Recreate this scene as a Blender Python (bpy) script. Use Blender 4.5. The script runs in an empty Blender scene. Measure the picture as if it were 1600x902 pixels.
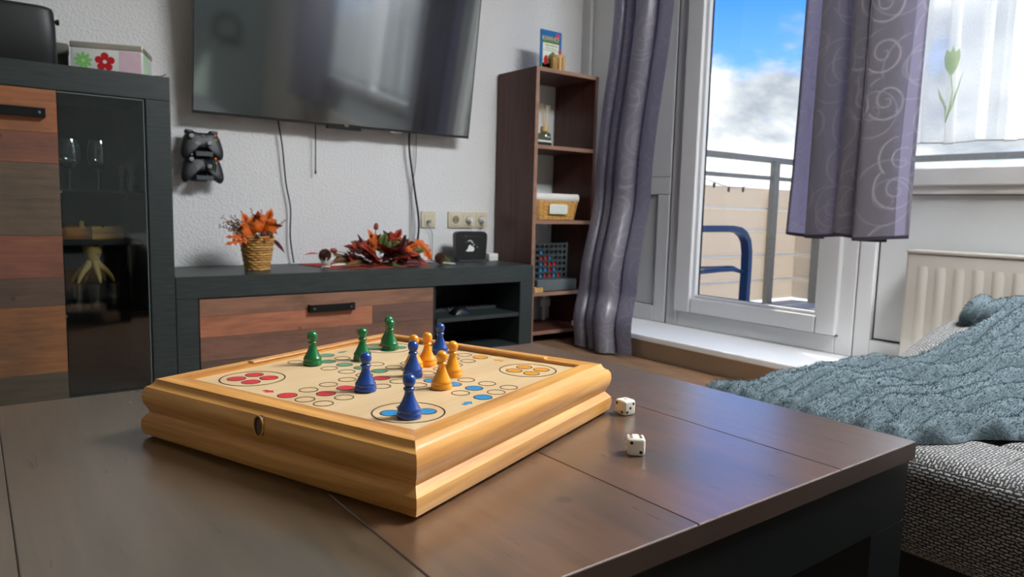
import bpy, math, random
from math import sin, cos, pi, radians as rad, sqrt, atan2
from mathutils import Matrix, Vector
random.seed(7)
SC = bpy.context.scene
COL = SC.collection

# ------------------------------------------------------------------ camera
ROT = Matrix(((0.79708811, -0.6033529, 0.024816), (-0.04710267, -0.10309234, -0.99355589), (0.60202316, 0.79078268, -0.11059321)))
cd = bpy.data.cameras.new('camera')
cam = bpy.data.objects.new('camera', cd)
COL.objects.link(cam)
right, down, fwd = ROT[0], ROT[1], ROT[2]
m = Matrix((right, -down, -fwd)).transposed().to_4x4()
m.translation = (0, 0, 0.656)
cam.matrix_world = m
cd.sensor_width = 36.0
cd.lens = 1116.19 / 1600 * 36
cd.clip_start = 0.02
cd.dof.use_dof = True
cd.dof.focus_distance = 0.62
cd.dof.aperture_fstop = 15
SC.camera = cam
SC.view_settings.view_transform = 'Standard'
SC.view_settings.look = 'None'
SC.view_settings.gamma = 1
SC.view_settings.use_curve_mapping = False
SC.view_settings.exposure = 1.05

# ------------------------------------------------------------------ world, sun
SKY_STRENGTH = 1.35
SUN_STRENGTH = 9.0
SUN_AZ, SUN_EL = 67, 38          # degrees from +x towards +y, and above the horizon
FILL_POWER = 290.0  # output of the added, unseen fill panel under the ceiling


def lin(h):
    h = h.lstrip('#')
    o = []
    for i in (0, 2, 4):
        c = int(h[i:i + 2], 16) / 255
        o.append(c / 12.92 if c <= .04045 else ((c + .055) / 1.055) ** 2.4)
    return tuple(o)


def c4(c):
    if isinstance(c, str):
        c = lin(c)
    return (c[0], c[1], c[2], 1)


class NT:
    def __init__(s, tree):
        s.t = tree
        tree.nodes.clear()

    def n(s, kind, ins=None, **props):
        nd = s.t.nodes.new(kind)
        for k, v in props.items():
            setattr(nd, k, v)
        for k, v in (ins or {}).items():
            sock = nd.inputs[k]
            if hasattr(v, 'is_output'):
                s.t.links.new(v, sock)
            else:
                sock.default_value = v
        return nd

    def math(s, op, a, b=None, c=None):
        i = {0: a}
        if b is not None:
            i[1] = b
        if c is not None:
            i[2] = c
        return s.n('ShaderNodeMath', i, operation=op).outputs[0]

    def ramp(s, fac, stops, interp='LINEAR'):
        r = s.n('ShaderNodeValToRGB', {'Fac': fac})
        cr = r.color_ramp
        cr.interpolation = interp
        while len(cr.elements) < len(stops):
            cr.elements.new(.5)
        for e, (p, c) in zip(cr.elements, stops):
            e.position = p
            e.color = c4(c) if not isinstance(c, (int, float)) else (c, c, c, 1)
        return r.outputs['Color']

    def mix(s, fac, a, b, blend='MIX'):
        nd = s.n('ShaderNodeMix', data_type='RGBA', blend_type=blend)
        for i, v in ((0, fac), (6, a), (7, b)):
            if hasattr(v, 'is_output'):
                s.t.links.new(v, nd.inputs[i])
            else:
                nd.inputs[i].default_value = v if i == 0 else c4(v)
        return nd.outputs[2]

    def noise(s, vec, scale, detail=4, rough=.55, dist=0):
        return s.n('ShaderNodeTexNoise', {'Vector': vec, 'Scale': scale, 'Detail': detail, 'Roughness': rough, 'Distortion': dist}).outputs['Fac']

    def mapping(s, vec, scale=(1, 1, 1), loc=(0, 0, 0), rot=(0, 0, 0)):
        return s.n('ShaderNodeMapping', {'Vector': vec, 'Scale': scale, 'Location': loc, 'Rotation': rot}).outputs[0]

    def out(s, shader, kind='ShaderNodeOutputMaterial'):
        o = s.n(kind)
        s.t.links.new(shader, o.inputs[0])
        return o


w = bpy.data.worlds.new('sky')
SC.world = w
w.use_nodes = True
T = NT(w.node_tree)
gv = T.n('ShaderNodeTexCoord').outputs['Generated']
sep = T.n('ShaderNodeSeparateXYZ', {0: gv})
zc = T.math('MAXIMUM', sep.outputs[2], 0.0)
den = T.math('ADD', zc, 0.45)
cv = T.n('ShaderNodeCombineXYZ', {0: T.math('DIVIDE', sep.outputs[0], den), 1: T.math('DIVIDE', sep.outputs[1], den), 2: T.math('MULTIPLY', zc, 1.6)}).outputs[0]
cvm = T.mapping(cv, loc=(5.7, 3.1, 0.2))
f1 = T.noise(cvm, 2.1, 7, .52, .15)
f2 = T.noise(cvm, 6.5, 6, .6, .1)
cover = T.math('ADD', T.math('MULTIPLY', f1, .78), T.math('MULTIPLY', f2, .22))
# overcast near the horizon, broken higher up
cover = T.math('ADD', cover, T.math('MULTIPLY', T.math('SUBTRACT', 0.30, zc), 0.35))
mask = T.ramp(cover, [(.44, 0.0), (.545, 1.0)], 'EASE')
blue = T.ramp(zc, [(0.0, '#7fa8da'), (.28, '#2f6cc0'), (1.0, '#1d4c9c')])
shade = T.ramp(T.noise(cvm, 3.2, 5, .6, .2), [(.34, (.21, .23, .265)), (.47, (.36, .37, .39)), (.64, (.76, .76, .75))])
skyc = T.mix(mask, blue, shade)
low = T.ramp(sep.outputs[2], [(.485, 0.0), (.5, 1.0)])
low = T.math('GREATER_THAN', sep.outputs[2], -0.01)
skyc = T.mix(low, (.30, .31, .30), skyc)
bg = T.n('ShaderNodeBackground', {'Color': skyc, 'Strength': SKY_STRENGTH})
T.out(bg.outputs[0], 'ShaderNodeOutputWorld')

sd = bpy.data.lights.new('sun', 'SUN')
sd.energy = SUN_STRENGTH
sd.angle = rad(.3)
sd.color = (1, .95, .86)
sun = bpy.data.objects.new('sun', sd)
COL.objects.link(sun)
sv = Vector((cos(rad(SUN_AZ)) * cos(rad(SUN_EL)), sin(rad(SUN_AZ)) * cos(rad(SUN_EL)), sin(rad(SUN_EL))))
sun.rotation_euler = sv.to_track_quat('Z', 'Y').to_euler()
sun.location = (4, 4, 4)


def portal(name, y0, y1, z0, z1, x):
    d = bpy.data.lights.new(name, 'AREA')
    d.shape = 'RECTANGLE'
    d.size, d.size_y = z1 - z0, y1 - y0
    d.cycles.is_portal = True
    o = bpy.data.objects.new(name, d)
    COL.objects.link(o)
    o.matrix_world = Matrix(((0, 0, 1, x), (0, 1, 0, (y0 + y1) / 2), (-1, 0, 0, (z0 + z1) / 2), (0, 0, 0, 1)))
    return o


portal('door_daylight', 1.50, 2.20, .22, 2.2, 2.86)
portal('window_daylight', -1.25, 1.33, .80, 2.2, 2.86)


# ------------------------------------------------------------------ materials
MAT = {}


def newmat(name):
    mt = bpy.data.materials.new(name)
    mt.use_nodes = True
    MAT[name] = mt
    return mt, NT(mt.node_tree)


def principled(T, color, rough=.5, metal=0, bump=None, bstr=.2, bdist=.002, **kw):
    ins = {'Base Color': c4(color) if not hasattr(color, 'is_output') else color, 'Roughness': rough, 'Metallic': metal}
    ins.update(kw)
    p = T.n('ShaderNodeBsdfPrincipled', ins)
    if bump is not None:
        b = T.n('ShaderNodeBump', {'Height': bump, 'Strength': bstr, 'Distance': bdist})
        T.t.links.new(b.outputs[0], p.inputs['Normal'])
    return p


def simple(name, color, rough=.5, metal=0, var=.06, vscale=40, bump=0, bscale=200, **kw):
    """a plain coat with slight procedural variation of tone and relief"""
    mt, T = newmat(name)
    co = T.n('ShaderNodeTexCoord').outputs['Object']
    nz = T.noise(co, vscale, 3)
    col = c4(color)
    dark = tuple(c * (1 - var * 2) for c in col[:3])
    lite = tuple(min(1, c * (1 + var * 2)) for c in col[:3])
    base = T.mix(nz, dark, lite)
    bm = T.noise(co, bscale, 2) if bump else None
    p = principled(T, base, rough, metal, bm, bump or .1, .001, **kw)
    T.out(p.outputs[0])
    return mt


def objcoord(T, rnd=True):
    co = T.n('ShaderNodeTexCoord').outputs['Object']
    if rnd:
        r = T.n('ShaderNodeObjectInfo').outputs['Random']
        sh = T.n('ShaderNodeCombineXYZ', {0: T.math('MULTIPLY', r, 17.0), 1: T.math('MULTIPLY', r, 31.0), 2: T.math('MULTIPLY', r, 7.0)}).outputs[0]
        co = T.n('ShaderNodeVectorMath', {0: co, 1: sh}, operation='ADD').outputs[0]
    return co


def oldwood(name, axis, rough=.40, spec=.5, coat=0.0):
    """worn plank decor: tone from the object's colour, grain along the axis"""
    mt, T = newmat(name)
    co = objcoord(T)
    oc = T.n('ShaderNodeObjectInfo').outputs['Color']
    st = [26, 26, 26]
    st[axis] = 2.2
    g = T.noise(T.mapping(co, scale=st), 3.0, 7, .62, .35)
    st2 = [90, 90, 90]
    st2[axis] = 5
    g2 = T.noise(T.mapping(co, scale=st2), 3.0, 4, .6)
    st3 = [5, 5, 5]
    st3[axis] = 2.0
    bl = T.noise(T.mapping(co, scale=st3), 1.6, 5, .6, .4)
    grain = T.ramp(g, [(.28, .72), (.5, .98), (.74, 1.22)])
    c = T.mix(1.0, oc, grain, 'MULTIPLY')
    c = T.mix(T.ramp(bl, [(.46, 0.0), (.68, .66)]), c, '#3a3a30')
    c = T.mix(T.ramp(bl, [(.22, .55), (.40, 0.0)]), c, '#8f6a4c')
    fine = T.ramp(g2, [(.30, .91), (.55, 1.02)])
    c = T.mix(1.0, c, fine, 'MULTIPLY')
    vo = T.n('ShaderNodeTexVoronoi', {'Vector': T.mapping(co, scale=(1, 1, 1)), 'Scale': 9.0})
    knot = T.ramp(vo.outputs['Distance'], [(.035, 1.0), (.07, 0.0)])
    c = T.mix(T.math('MULTIPLY', knot, .55), c, '#1d1511')
    p = principled(T, c, T.math('ADD', T.math('MULTIPLY', g2, .14), rough - .07), 0, g, .03, .0005, **{'Specular IOR Level': spec, 'Coat Weight': coat, 'Coat Roughness': .24, 'Coat IOR': 1.6})
    T.out(p.outputs[0])
    return mt


oldwood('old_wood_x', 0)
oldwood('old_wood_y', 1, .30, .8, 1.0)


def wood(name, c1, c2, axis, rough=.4, sc=1.0, spec=.4, contrast=1.0, coat=0):
    mt, T = newmat(name)
    co = objcoord(T)
    st = [22 * sc] * 3
    st[axis] = 1.4 * sc
    g = T.noise(T.mapping(co, scale=st), 2.0, 5, .55, .5)
    st2 = [120 * sc] * 3
    st2[axis] = 5 * sc
    g2 = T.noise(T.mapping(co, scale=st2), 2.0, 3)
    f = T.math('ADD', T.math('MULTIPLY', g, .75), T.math('MULTIPLY', g2, .25))
    c = T.ramp(f, [(.5 - .2 / contrast, c1), (.5 + .2 / contrast, c2)])
    p = principled(T, c, rough, 0, f, .06, .0006, **{'Specular IOR Level': spec, 'Coat Weight': coat, 'Coat Roughness': .25})
    T.out(p.outputs[0])
    return mt


wood('honey_pine_x', '#a05f1e', '#e8ae5c', 0, .34, 1.0, .45, 1.25, .15)
wood('honey_pine_y', '#a05f1e', '#e8ae5c', 1, .34, 1.0, .45, 1.25, .15)
wood('pale_ply', '#c3a478', '#d4b98e', 0, .42, .7, .4, 1.0)
wood('walnut_panel', '#3a2019', '#5f382b', 2, .42, .7, .4)
wood('walnut_edge', '#7d5848', '#a17f6c', 0, .5, .7)
wood('light_wood', '#b98a4c', '#dcb878', 2, .5, 2)
wood('tray_wood', '#5d3a20', '#7b5230', 0, .5, 2)

# furniture anthracite with faint grain
mt, T = newmat('anthracite')
co = objcoord(T, False)
g = T.noise(T.mapping(co, scale=(3, 40, 40)), 4, 5)
c = T.ramp(g, [(.3, '#242b2b'), (.7, '#343c3b')])
T.out(principled(T, c, .40, 0, g, .06, .0006, **{'Specular IOR Level': .45}).outputs[0])
simple('anthracite_inside', '#15191a', .55, var=.1)
simple('black_metal', '#1b1d1e', .38, .6)
simple('screw_metal', '#8d9294', .3, 1)

# woodchip wallpaper
mt, T = newmat('woodchip_wall')
co = T.n('ShaderNodeTexCoord').outputs['Object']
n1 = T.noise(co, 95, 4, .6)
n2 = T.noise(co, 2.5, 3)
h = T.ramp(n1, [(.42, 0.0), (.62, 1.0)])
c = T.mix(n2, '#dcdddd', '#e6e7e7')
T.out(principled(T, c, .75, 0, h, .55, .0035).outputs[0])
simple('plain_wall', '#cfcdc6', .8, var=.02, vscale=3)
simple('accent_wall', '#7d8783', .8, var=.02, vscale=3)
simple('beige_wall', '#b8a78f', .8, var=.03, vscale=4)
simple('ceiling_white', '#e2e0da', .85, var=.01)
simple('pvc_white', '#cbcccd', .28, var=.012, vscale=8)
simple('pvc_panel', '#bcbebe', .35, var=.015, vscale=6)
simple('sill_white', '#e6e7e8', .22, var=.012, vscale=8)
simple('gasket', '#15171a', .6)
simple('radiator_white', '#a9a59d', .35, var=.015, vscale=8)
simple('radiator_grey', '#b9b5ac', .45, var=.02)
simple('cream_plastic', '#cfc6ae', .35, var=.03)
simple('cream_dark', '#8d846d', .5)
simple('white_plastic', '#d8d8d4', .35, var=.02)
simple('black_plastic', '#101213', .33, var=.1, **{'Specular IOR Level': .5})
simple('black_satin', '#17191b', .45, var=.1)
simple('grey_plastic', '#5d6668', .5)
simple('dark_grey_plastic', '#3a4244', .5)
simple('cable_black', '#0e0f10', .5)
simple('cable_grey', '#8a8a86', .5)
simple('print_white', '#e4e6e4', .5)
simple('pawn_green', '#0c6a34', .22, var=.03, **{'Coat Weight': .5, 'Coat Roughness': .1})
simple('pawn_blue', '#17428f', .22, var=.03, **{'Coat Weight': .5, 'Coat Roughness': .1})
simple('pawn_yellow', '#f09a12', .24, var=.03, **{'Coat Weight': .5, 'Coat Roughness': .1})
simple('print_red', '#c32a35', .45)
simple('print_blue', '#1f7fb4', .45)
simple('print_yellow', '#cf8a1e', .45)
simple('print_green', '#4f8a6b', .45)
simple('print_brown', '#3c2417', .45)
simple('ivory', '#e9e2d2', .28, var=.02, **{'Subsurface Weight': .15, 'Subsurface Radius': (.004, .003, .002)})
simple('pip_black', '#150f0c', .4)
simple('chip_red', '#c9202c', .35)
simple('chip_blue', '#2d8fd0', .35)
simple('tin_white', '#dfe3de', .28, .1, var=.02)
simple('tin_pink', '#d9bcc8', .3)
simple('tin_lid', '#b7b2a4', .25, .5)
simple('flower_red', '#c01824', .4)
simple('flower_green', '#7fc36a', .4)
simple('flower_light', '#b9dfae', .4)
simple('olive_box', '#55564a', .6)
simple('figure_tan', '#c29a58', .5, var=.08)
simple('ink', '#1c130d', .6)
simple('balcony_grey', '#4d5358', .5, .3, var=.1)
simple('rail_metal', '#85837b', .5, .2, var=.12)
simple('chair_blue', '#24446e', .35, .3, var=.06)
simple('balcony_floor', '#a7adb3', .6, var=.04, vscale=6)
simple('seam_white', '#e9e6df', .5)
simple('runner_red', '#b6361f', .85, var=.15, vscale=300, bump=.5, bscale=700)
simple('lace_white', '#dcdad3', .85, var=.05, vscale=200, bump=.4, bscale=500)
simple('leaf_red', '#9c2a12', .55, var=.35, vscale=45)
simple('leaf_orange', '#d8641a', .55, var=.3, vscale=45)
simple('leaf_brown', '#6d4a22', .6, var=.35, vscale=45)
simple('leaf_green', '#56622c', .6, var=.4, vscale=45)
simple('leaf_dark', '#4f1712', .55, var=.3, vscale=45)
simple('acorn_red', '#8f3a2c', .4, var=.1)
simple('cone_brown', '#4d2a1e', .6, var=.25, vscale=90)
simple('cone_tip', '#8a6a55', .7)
simple('twig', '#7a5b40', .7, var=.2)
simple('dry_flower', '#8d6f52', .8, var=.3, vscale=200)
simple('wicker', '#b98a48', .55, var=.28, vscale=60)
simple('wicker_light', '#d3a35c', .5, var=.22, vscale=60)
simple('reed', '#d8c08a', .6)
simple('wreath_brown', '#2d1f16', .8, var=.3)
simple('packet_blue', '#1f6aa8', .35, var=.2, vscale=30)
simple('packet_green', '#4c7a35', .4, var=.3, vscale=80)
simple('packet_cream', '#e3e8d6', .45)
simple('packet_yellow', '#f2cf3c', .4)
simple('packet_pink', '#d33a6a', .4)
simple('metal_bright', '#c9ccce', .25, .9)
simple('sofa_base', '#181a1b', .8)
simple('table_dark', '#0e1214', .42, var=.1, vscale=12)
simple('edge_brown', '#40322a', .45, var=.12, vscale=30)
simple('piping_grey', '#5c5b58', .8)
simple('fill_rim', '#c9c9c4', .4)

# glass
def glassmat(name, tint=(1, 1, 1), strength=1.0, rough=0.0, ior=1.45):
    mt, T = newmat(name)
    fr = T.n('ShaderNodeFresnel', {'IOR': ior}).outputs[0]
    # only the outer faces mirror: rays leaving the thin pane pass straight on
    fr = T.math('MULTIPLY', fr, T.math('SUBTRACT', 1.0, T.n('ShaderNodeNewGeometry').outputs['Backfacing']))
    tr = T.n('ShaderNodeBsdfTransparent', {'Color': c4(tint)})
    gl = T.n('ShaderNodeBsdfGlossy', {'Color': (1, 1, 1, 1), 'Roughness': rough})
    mx = T.n('ShaderNodeMixShader', {0: T.math('MINIMUM', T.math('MULTIPLY', fr, strength), 1.0), 1: tr.outputs[0], 2: gl.outputs[0]})
    T.out(mx.outputs[0])
    return mt


glassmat('window_glass', (.97, .985, .98))
glassmat('vitrine_glass', (.80, .85, .85), 1.9, 0.04, 1.6)
glassmat('shelf_glass', (.55, .70, .66), 1.0)
glassmat('drink_glass', (.92, .95, .94), 3.2, .03, 1.6)
glassmat('bottle_glass', (.42, .44, .34), 1.2, .1)

# tv screen
mt, T = newmat('tv_screen')
co = T.n('ShaderNodeTexCoord').outputs['Object']
p = principled(T, '#0a0c0d', .2, 0, None)
gl = T.n('ShaderNodeBsdfGlossy', {'Color': (.9, .95, 1, 1), 'Roughness': .07})
lw = T.n('ShaderNodeLayerWeight', {'Blend': .25}).outputs['Fresnel']
T.out(T.n('ShaderNodeMixShader', {0: T.math('ADD', .15, T.math('MULTIPLY', lw, .35)), 1: p.outputs[0], 2: gl.outputs[0]}).outputs[0])


# curtain: satin with woven scrolls, lets light through
def curtain_mat(name, base, scroll, trans, tcol, rough=.38):
    mt, T = newmat(name)
    uv = T.n('ShaderNodeUVMap').outputs[0]
    masks = []
    for sc, off, k, wd in ((6.2, 0.0, 2.3, .085), (4.4, 3.7, 2.2, .05)):
        uvm = T.mapping(uv, scale=(sc, sc, sc), loc=(off, off * .6, 0))
        vo = T.n('ShaderNodeTexVoronoi', {'Vector': uvm, 'Scale': 1.0, 'Randomness': .75}, voronoi_dimensions='2D')
        d = T.n('ShaderNodeVectorMath', {0: uvm, 1: vo.outputs['Position']}, operation='SUBTRACT').outputs[0]
        s3 = T.n('ShaderNodeSeparateXYZ', {0: d})
        ang = T.math('DIVIDE', T.math('ARCTAN2', s3.outputs[1], s3.outputs[0]), 2 * pi)
        dist = vo.outputs['Distance']
        rr = T.math('MULTIPLY', T.math('POWER', dist, .8), k * 1.6)
        fr = T.math('FRACT', T.math('ADD', rr, ang))
        ln = T.math('LESS_THAN', T.math('ABSOLUTE', T.math('SUBTRACT', fr, .5)), wd)
        ins = T.math('LESS_THAN', dist, .52 if sc > 6 else .60)
        masks.append(T.math('MULTIPLY', ln, ins))
    mk = T.math('MAXIMUM', masks[0], T.math('MULTIPLY', masks[1], .55))
    wv = T.noise(T.mapping(uv, scale=(260, 40, 1)), 3, 2)
    col = T.mix(T.math('MULTIPLY', mk, .52), base, scroll)
    col = T.mix(T.math('MULTIPLY', wv, .25), col, tuple(.7 * v for v in lin(base)))
    p = principled(T, col, T.math('SUBTRACT', rough, T.math('MULTIPLY', mk, .08)), 0, None, **{'Specular IOR Level': .55, 'Sheen Weight': .25})
    tl = T.n('ShaderNodeBsdfTranslucent', {'Color': T.mix(T.math('MULTIPLY', mk, .6), tcol, tuple(.45 * v for v in lin(tcol)))})
    mx = T.n('ShaderNodeMixShader', {0: trans, 1: p.outputs[0], 2: tl.outputs[0]})
    T.out(mx.outputs[0])
    return mt


curtain_mat('curtain_satin', '#6c6870', '#aeabb2', .22, '#8f8cb8', .32)
simple('curtain_hem', '#2e2a38', .6)

mt, T = newmat('sheer')
uv = T.n('ShaderNodeUVMap').outputs[0]
wv = T.noise(T.mapping(uv, scale=(500, 60, 1)), 2, 2)
df = T.n('ShaderNodeBsdfDiffuse', {'Color': c4('#eeeeec')})
tl = T.n('ShaderNodeBsdfTranslucent', {'Color': c4('#eef0ee')})
tr = T.n('ShaderNodeBsdfTransparent', {'Color': (1, 1, 1, 1)})
m1 = T.n('ShaderNodeMixShader', {0: .55, 1: df.outputs[0], 2: tl.outputs[0]})
m2 = T.n('ShaderNodeMixShader', {0: T.math('ADD', .42, T.math('MULTIPLY', wv, .25)), 1: m1.outputs[0], 2: tr.outputs[0]})
T.out(m2.outputs[0])

mt, T = newmat('tulip_print')
df = T.n('ShaderNodeBsdfTranslucent', {'Color': c4('#d5dfc2')})
d2 = T.n('ShaderNodeBsdfTransparent', {'Color': c4('#e4ead8')})
T.out(T.n('ShaderNodeMixShader', {0: .5, 1: df.outputs[0], 2: d2.outputs[0]}).outputs[0])

mt, T = newmat('balcony_fabric')
df = T.n('ShaderNodeBsdfTranslucent', {'Color': c4('#d2c8bc')})
d2 = T.n('ShaderNodeBsdfDiffuse', {'Color': c4('#c9c0b4')})
T.out(T.n('ShaderNodeMixShader', {0: .45, 1: d2.outputs[0], 2: df.outputs[0]}).outputs[0])

# sofa weave
mt, T = newmat('sofa_weave')
co = T.n('ShaderNodeTexCoord').outputs['Object']
uv = T.n('ShaderNodeUVMap').outputs[0]
wob = T.n('ShaderNodeTexNoise', {'Vector': co, 'Scale': 160.0, 'Detail': 2.0}).outputs['Color']
uvd = T.n('ShaderNodeVectorMath', {0: uv, 1: T.n('ShaderNodeVectorMath', {0: wob, 1: (.0044, .0044, 0)}, operation='MULTIPLY').outputs[0]}, operation='ADD').outputs[0]
br = T.n('ShaderNodeTexBrick', {'Vector': uvd, 'Color1': (1, 1, 1, 1), 'Color2': (.55, .55, .55, 1), 'Mortar': (.03, .03, .03, 1), 'Scale': 74.0, 'Mortar Size': .10, 'Mortar Smooth': .6, 'Bias': 0.0, 'Brick Width': .62, 'Row Height': .26}, offset=.5)
nz = T.noise(co, 420, 3, .7)
nb = T.noise(co, 9, 2)
lum = T.math('MULTIPLY', br.outputs['Color'], T.math('ADD', .15, T.math('MULTIPLY', nz, 1.5)))
c = T.ramp(lum, [(.08, '#26262a'), (.36, '#85847f'), (.85, '#c6c5c0')])
p = principled(T, c, .85, 0, lum, .8, .003, **{'Sheen Weight': .2})
T.out(p.outputs[0])

# faux fur
mt, T = newmat('fur')
co = T.n('ShaderNodeTexCoord').outputs['Object']
nz = T.noise(co, 60, 4, .7)
n2 = T.noise(co, 7, 3, .6)
c = T.mix(nz, '#2a3a41', '#576a71')
c = T.mix(T.math('MULTIPLY', n2, .45), c, '#6b7d84')
p = principled(T, c, .8, 0, T.noise(co, 260, 3, .7), .6, .003, **{'Sheen Weight': .45, 'Sheen Roughness': .4, 'Sheen Tint': c4('#c8dbe2')})
T.out(p.outputs[0])

# floor
mt, T = newmat('floor_laminate')
co = T.n('ShaderNodeTexCoord').outputs['Object']
g = T.noise(T.mapping(co, scale=(18, 2, 1)), 3, 5)
c = T.ramp(g, [(.3, '#6a4f38'), (.7, '#92735a')])
T.out(principled(T, c, .45, 0, g, .05, .001).outputs[0])

mt, T = newmat('fill_glow')  # glow of the added fill panel, lifts the interior
T.out(T.n('ShaderNodeEmission', {'Color': (.95, .975, 1, 1), 'Strength': FILL_POWER / 10}).outputs[0])


# ------------------------------------------------------------------ mesh helpers
class MB:
    def __init__(s):
        s.v, s.f, s.uv, s.sm = [], [], None, False

    def add(s, vs, fs):
        o = len(s.v)
        s.v += [tuple(p) for p in vs]
        s.f += [tuple(i + o for i in f) for f in fs]
        return s

    def box(s, x0, x1, y0, y1, z0, z1):
        vs = [(x, y, z) for z in (z0, z1) for y in (y0, y1) for x in (x0, x1)]
        return s.add(vs, [(0, 2, 3, 1), (4, 5, 7, 6), (0, 1, 5, 4), (2, 6, 7, 3), (0, 4, 6, 2), (1, 3, 7, 5)])

    def bbox(s, x0, x1, y0, y1, z0, z1, r=.003, n=2):
        """box with rounded edges (rounded-corner superbox)"""
        import bmesh
        bm = bmesh.new()
        bmesh.ops.create_cube(bm, size=1)
        for v in bm.verts:
            v.co = Vector(((x0 + x1) / 2 + v.co.x * (x1 - x0), (y0 + y1) / 2 + v.co.y * (y1 - y0), (z0 + z1) / 2 + v.co.z * (z1 - z0)))
        r = min(r, .49 * min(x1 - x0, y1 - y0, z1 - z0))
        bmesh.ops.bevel(bm, geom=list(bm.edges), offset=r, segments=n, profile=.5, affect='EDGES')
        bm.verts.ensure_lookup_table()
        s.add([v.co[:] for v in bm.verts], [[v.index for v in f.verts] for f in bm.faces])
        bm.free()
        return s

    def prism(s, poly, axis, a0, a1):
        """extrude a 2-D polygon along an axis"""
        n = len(poly)

        def P(q, a):
            q = list(q)
            q.insert(axis, a)
            return q
        vs = [P(q, a0) for q in poly] + [P(q, a1) for q in poly]
        fs = [tuple(range(n)), tuple(range(2 * n - 1, n - 1, -1))]
        fs += [(i, i + n, (i + 1) % n + n, (i + 1) % n) for i in range(n)]
        return s.add(vs, fs)

    def lathe(s, prof, cx=0, cy=0, z=0, n=24, cap=True):
        vs, fs = [], []
        k = len(prof)
        for i in range(n):
            a = 2 * pi * i / n
            vs += [(cx + r * cos(a), cy + r * sin(a), z + h) for r, h in prof]
        for i in range(n):
            j = (i + 1) % n
            fs += [(i * k + q, j * k + q, j * k + q + 1, i * k + q + 1) for q in range(k - 1)]
        if cap:
            if prof[0][0] > 1e-5:
                fs.append(tuple(i * k for i in range(n))[::-1])
            if prof[-1][0] > 1e-5:
                fs.append(tuple(i * k + k - 1 for i in range(n)))
        return s.add(vs, fs)

    def tube(s, pts, r, n=8, closed=False, cap=True):
        P = [Vector(p) for p in pts]
        m = len(P)
        rr = r if hasattr(r, '__len__') else [r] * m
        vs, fs = [], []
        up = None
        for i in range(m):
            if closed:
                d = (P[(i + 1) % m] - P[i - 1]).normalized()
            else:
                d = (P[min(i + 1, m - 1)] - P[max(i - 1, 0)]).normalized()
            if up is None:
                up = Vector((0, 0, 1)) if abs(d.z) < .9 else Vector((1, 0, 0))
            a = d.cross(up)
            if a.length < 1e-6:
                a = d.orthogonal()
            a.normalize()
            b = a.cross(d).normalized()
            up = b
            vs += [P[i] + rr[i] * (cos(2 * pi * k / n) * a + sin(2 * pi * k / n) * b) for k in range(n)]
        for i in range(m if closed else m - 1):
            j = (i + 1) % m
            fs += [(i * n + k, i * n + (k + 1) % n, j * n + (k + 1) % n, j * n + k) for k in range(n)]
        if cap and not closed:
            fs.append(tuple(range(n))[::-1])
            fs.append(tuple(range((m - 1) * n, m * n)))
        return s.add(vs, fs)

    def ball(s, c, r, n=12, sc=(1, 1, 1)):
        prof = [(max(1e-6, sin(pi * i / (n // 2))) * r, -cos(pi * i / (n // 2)) * r) for i in range(n // 2 + 1)]
        o = len(s.v)
        s.lathe(prof, 0, 0, 0, n, False)
        for i in range(o, len(s.v)):
            x, y, z = s.v[i]
            s.v[i] = (c[0] + x * sc[0], c[1] + y * sc[1], c[2] + z * sc[2])
        return s

    def disc(s, c, r, z0, z1, n=24):
        return s.lathe([(r, z0), (r, z1)], c[0], c[1], 0, n)

    def ring(s, c, r0, r1, z0, z1, n=32):
        return s.lathe([(r0, z0), (r1, z0), (r1, z1), (r0, z1), (r0, z0)], c[0], c[1], 0, n, False)

    def grid(s, fn, nu, nv, uvfn=None):
        o = len(s.v)
        vs = [fn(i / nu, j / nv) for j in range(nv + 1) for i in range(nu + 1)]
        fs = [(j * (nu + 1) + i, j * (nu + 1) + i + 1, (j + 1) * (nu + 1) + i + 1, (j + 1) * (nu + 1) + i) for j in range(nv) for i in range(nu)]
        s.add(vs, fs)
        if uvfn:
            if s.uv is None:
                s.uv = {}
            for j in range(nv + 1):
                for i in range(nu + 1):
                    s.uv[o + j * (nu + 1) + i] = uvfn(i / nu, j / nv)
        return s

    def xf(s, M):
        s.v = [tuple(M @ Vector(p)) for p in s.v]
        return s

    def mesh(s, name, smooth=None):
        me = bpy.data.meshes.new(name)
        me.from_pydata(s.v, [], s.f)
        if s.uv is not None:
            ul = me.uv_layers.new(name='UVMap')
            for lp in me.loops:
                ul.data[lp.index].uv = s.uv.get(lp.vertex_index, (0, 0))
        me.update()
        return me


def obj(name, mb, mat, parent=None, smooth=False, color=None):
    me = mb if isinstance(mb, bpy.types.Mesh) else mb.mesh(name)
    if not me.materials:
        me.materials.append(MAT[mat])
    if smooth:
        for p in me.polygons:
            p.use_smooth = True
        if smooth is not True:
            try:
                me.set_sharp_from_angle(angle=rad(smooth))
            except Exception:
                pass
    o = bpy.data.objects.new(name, me)
    COL.objects.link(o)
    if parent is not None:
        o.parent = parent
    if color is not None:
        o.color = c4(color)
    return o


def tag(o, label, cat, group=None):
    o['label'] = label
    o['category'] = cat
    if group:
        o['group'] = group
    return o


def thing(name, label, cat, loc=(0, 0, 0), rotz=0, group=None):
    o = bpy.data.objects.new(name, None)
    o.empty_display_size = .05
    COL.objects.link(o)
    o.location = loc
    o.rotation_euler = (0, 0, rotz)
    return tag(o, label, cat, group)


def struct(name, mb, mat, parent=None, smooth=False):
    o = obj(name, mb, mat, parent, smooth)
    if parent is None:
        o['kind'] = 'structure'
    return o


def at(mb, t):
    """geometry given in room coordinates, stored relative to its thing"""
    L = Vector(t.location)
    mb.v = [(p[0] - L.x, p[1] - L.y, p[2] - L.z) for p in mb.v]
    return mb


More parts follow.
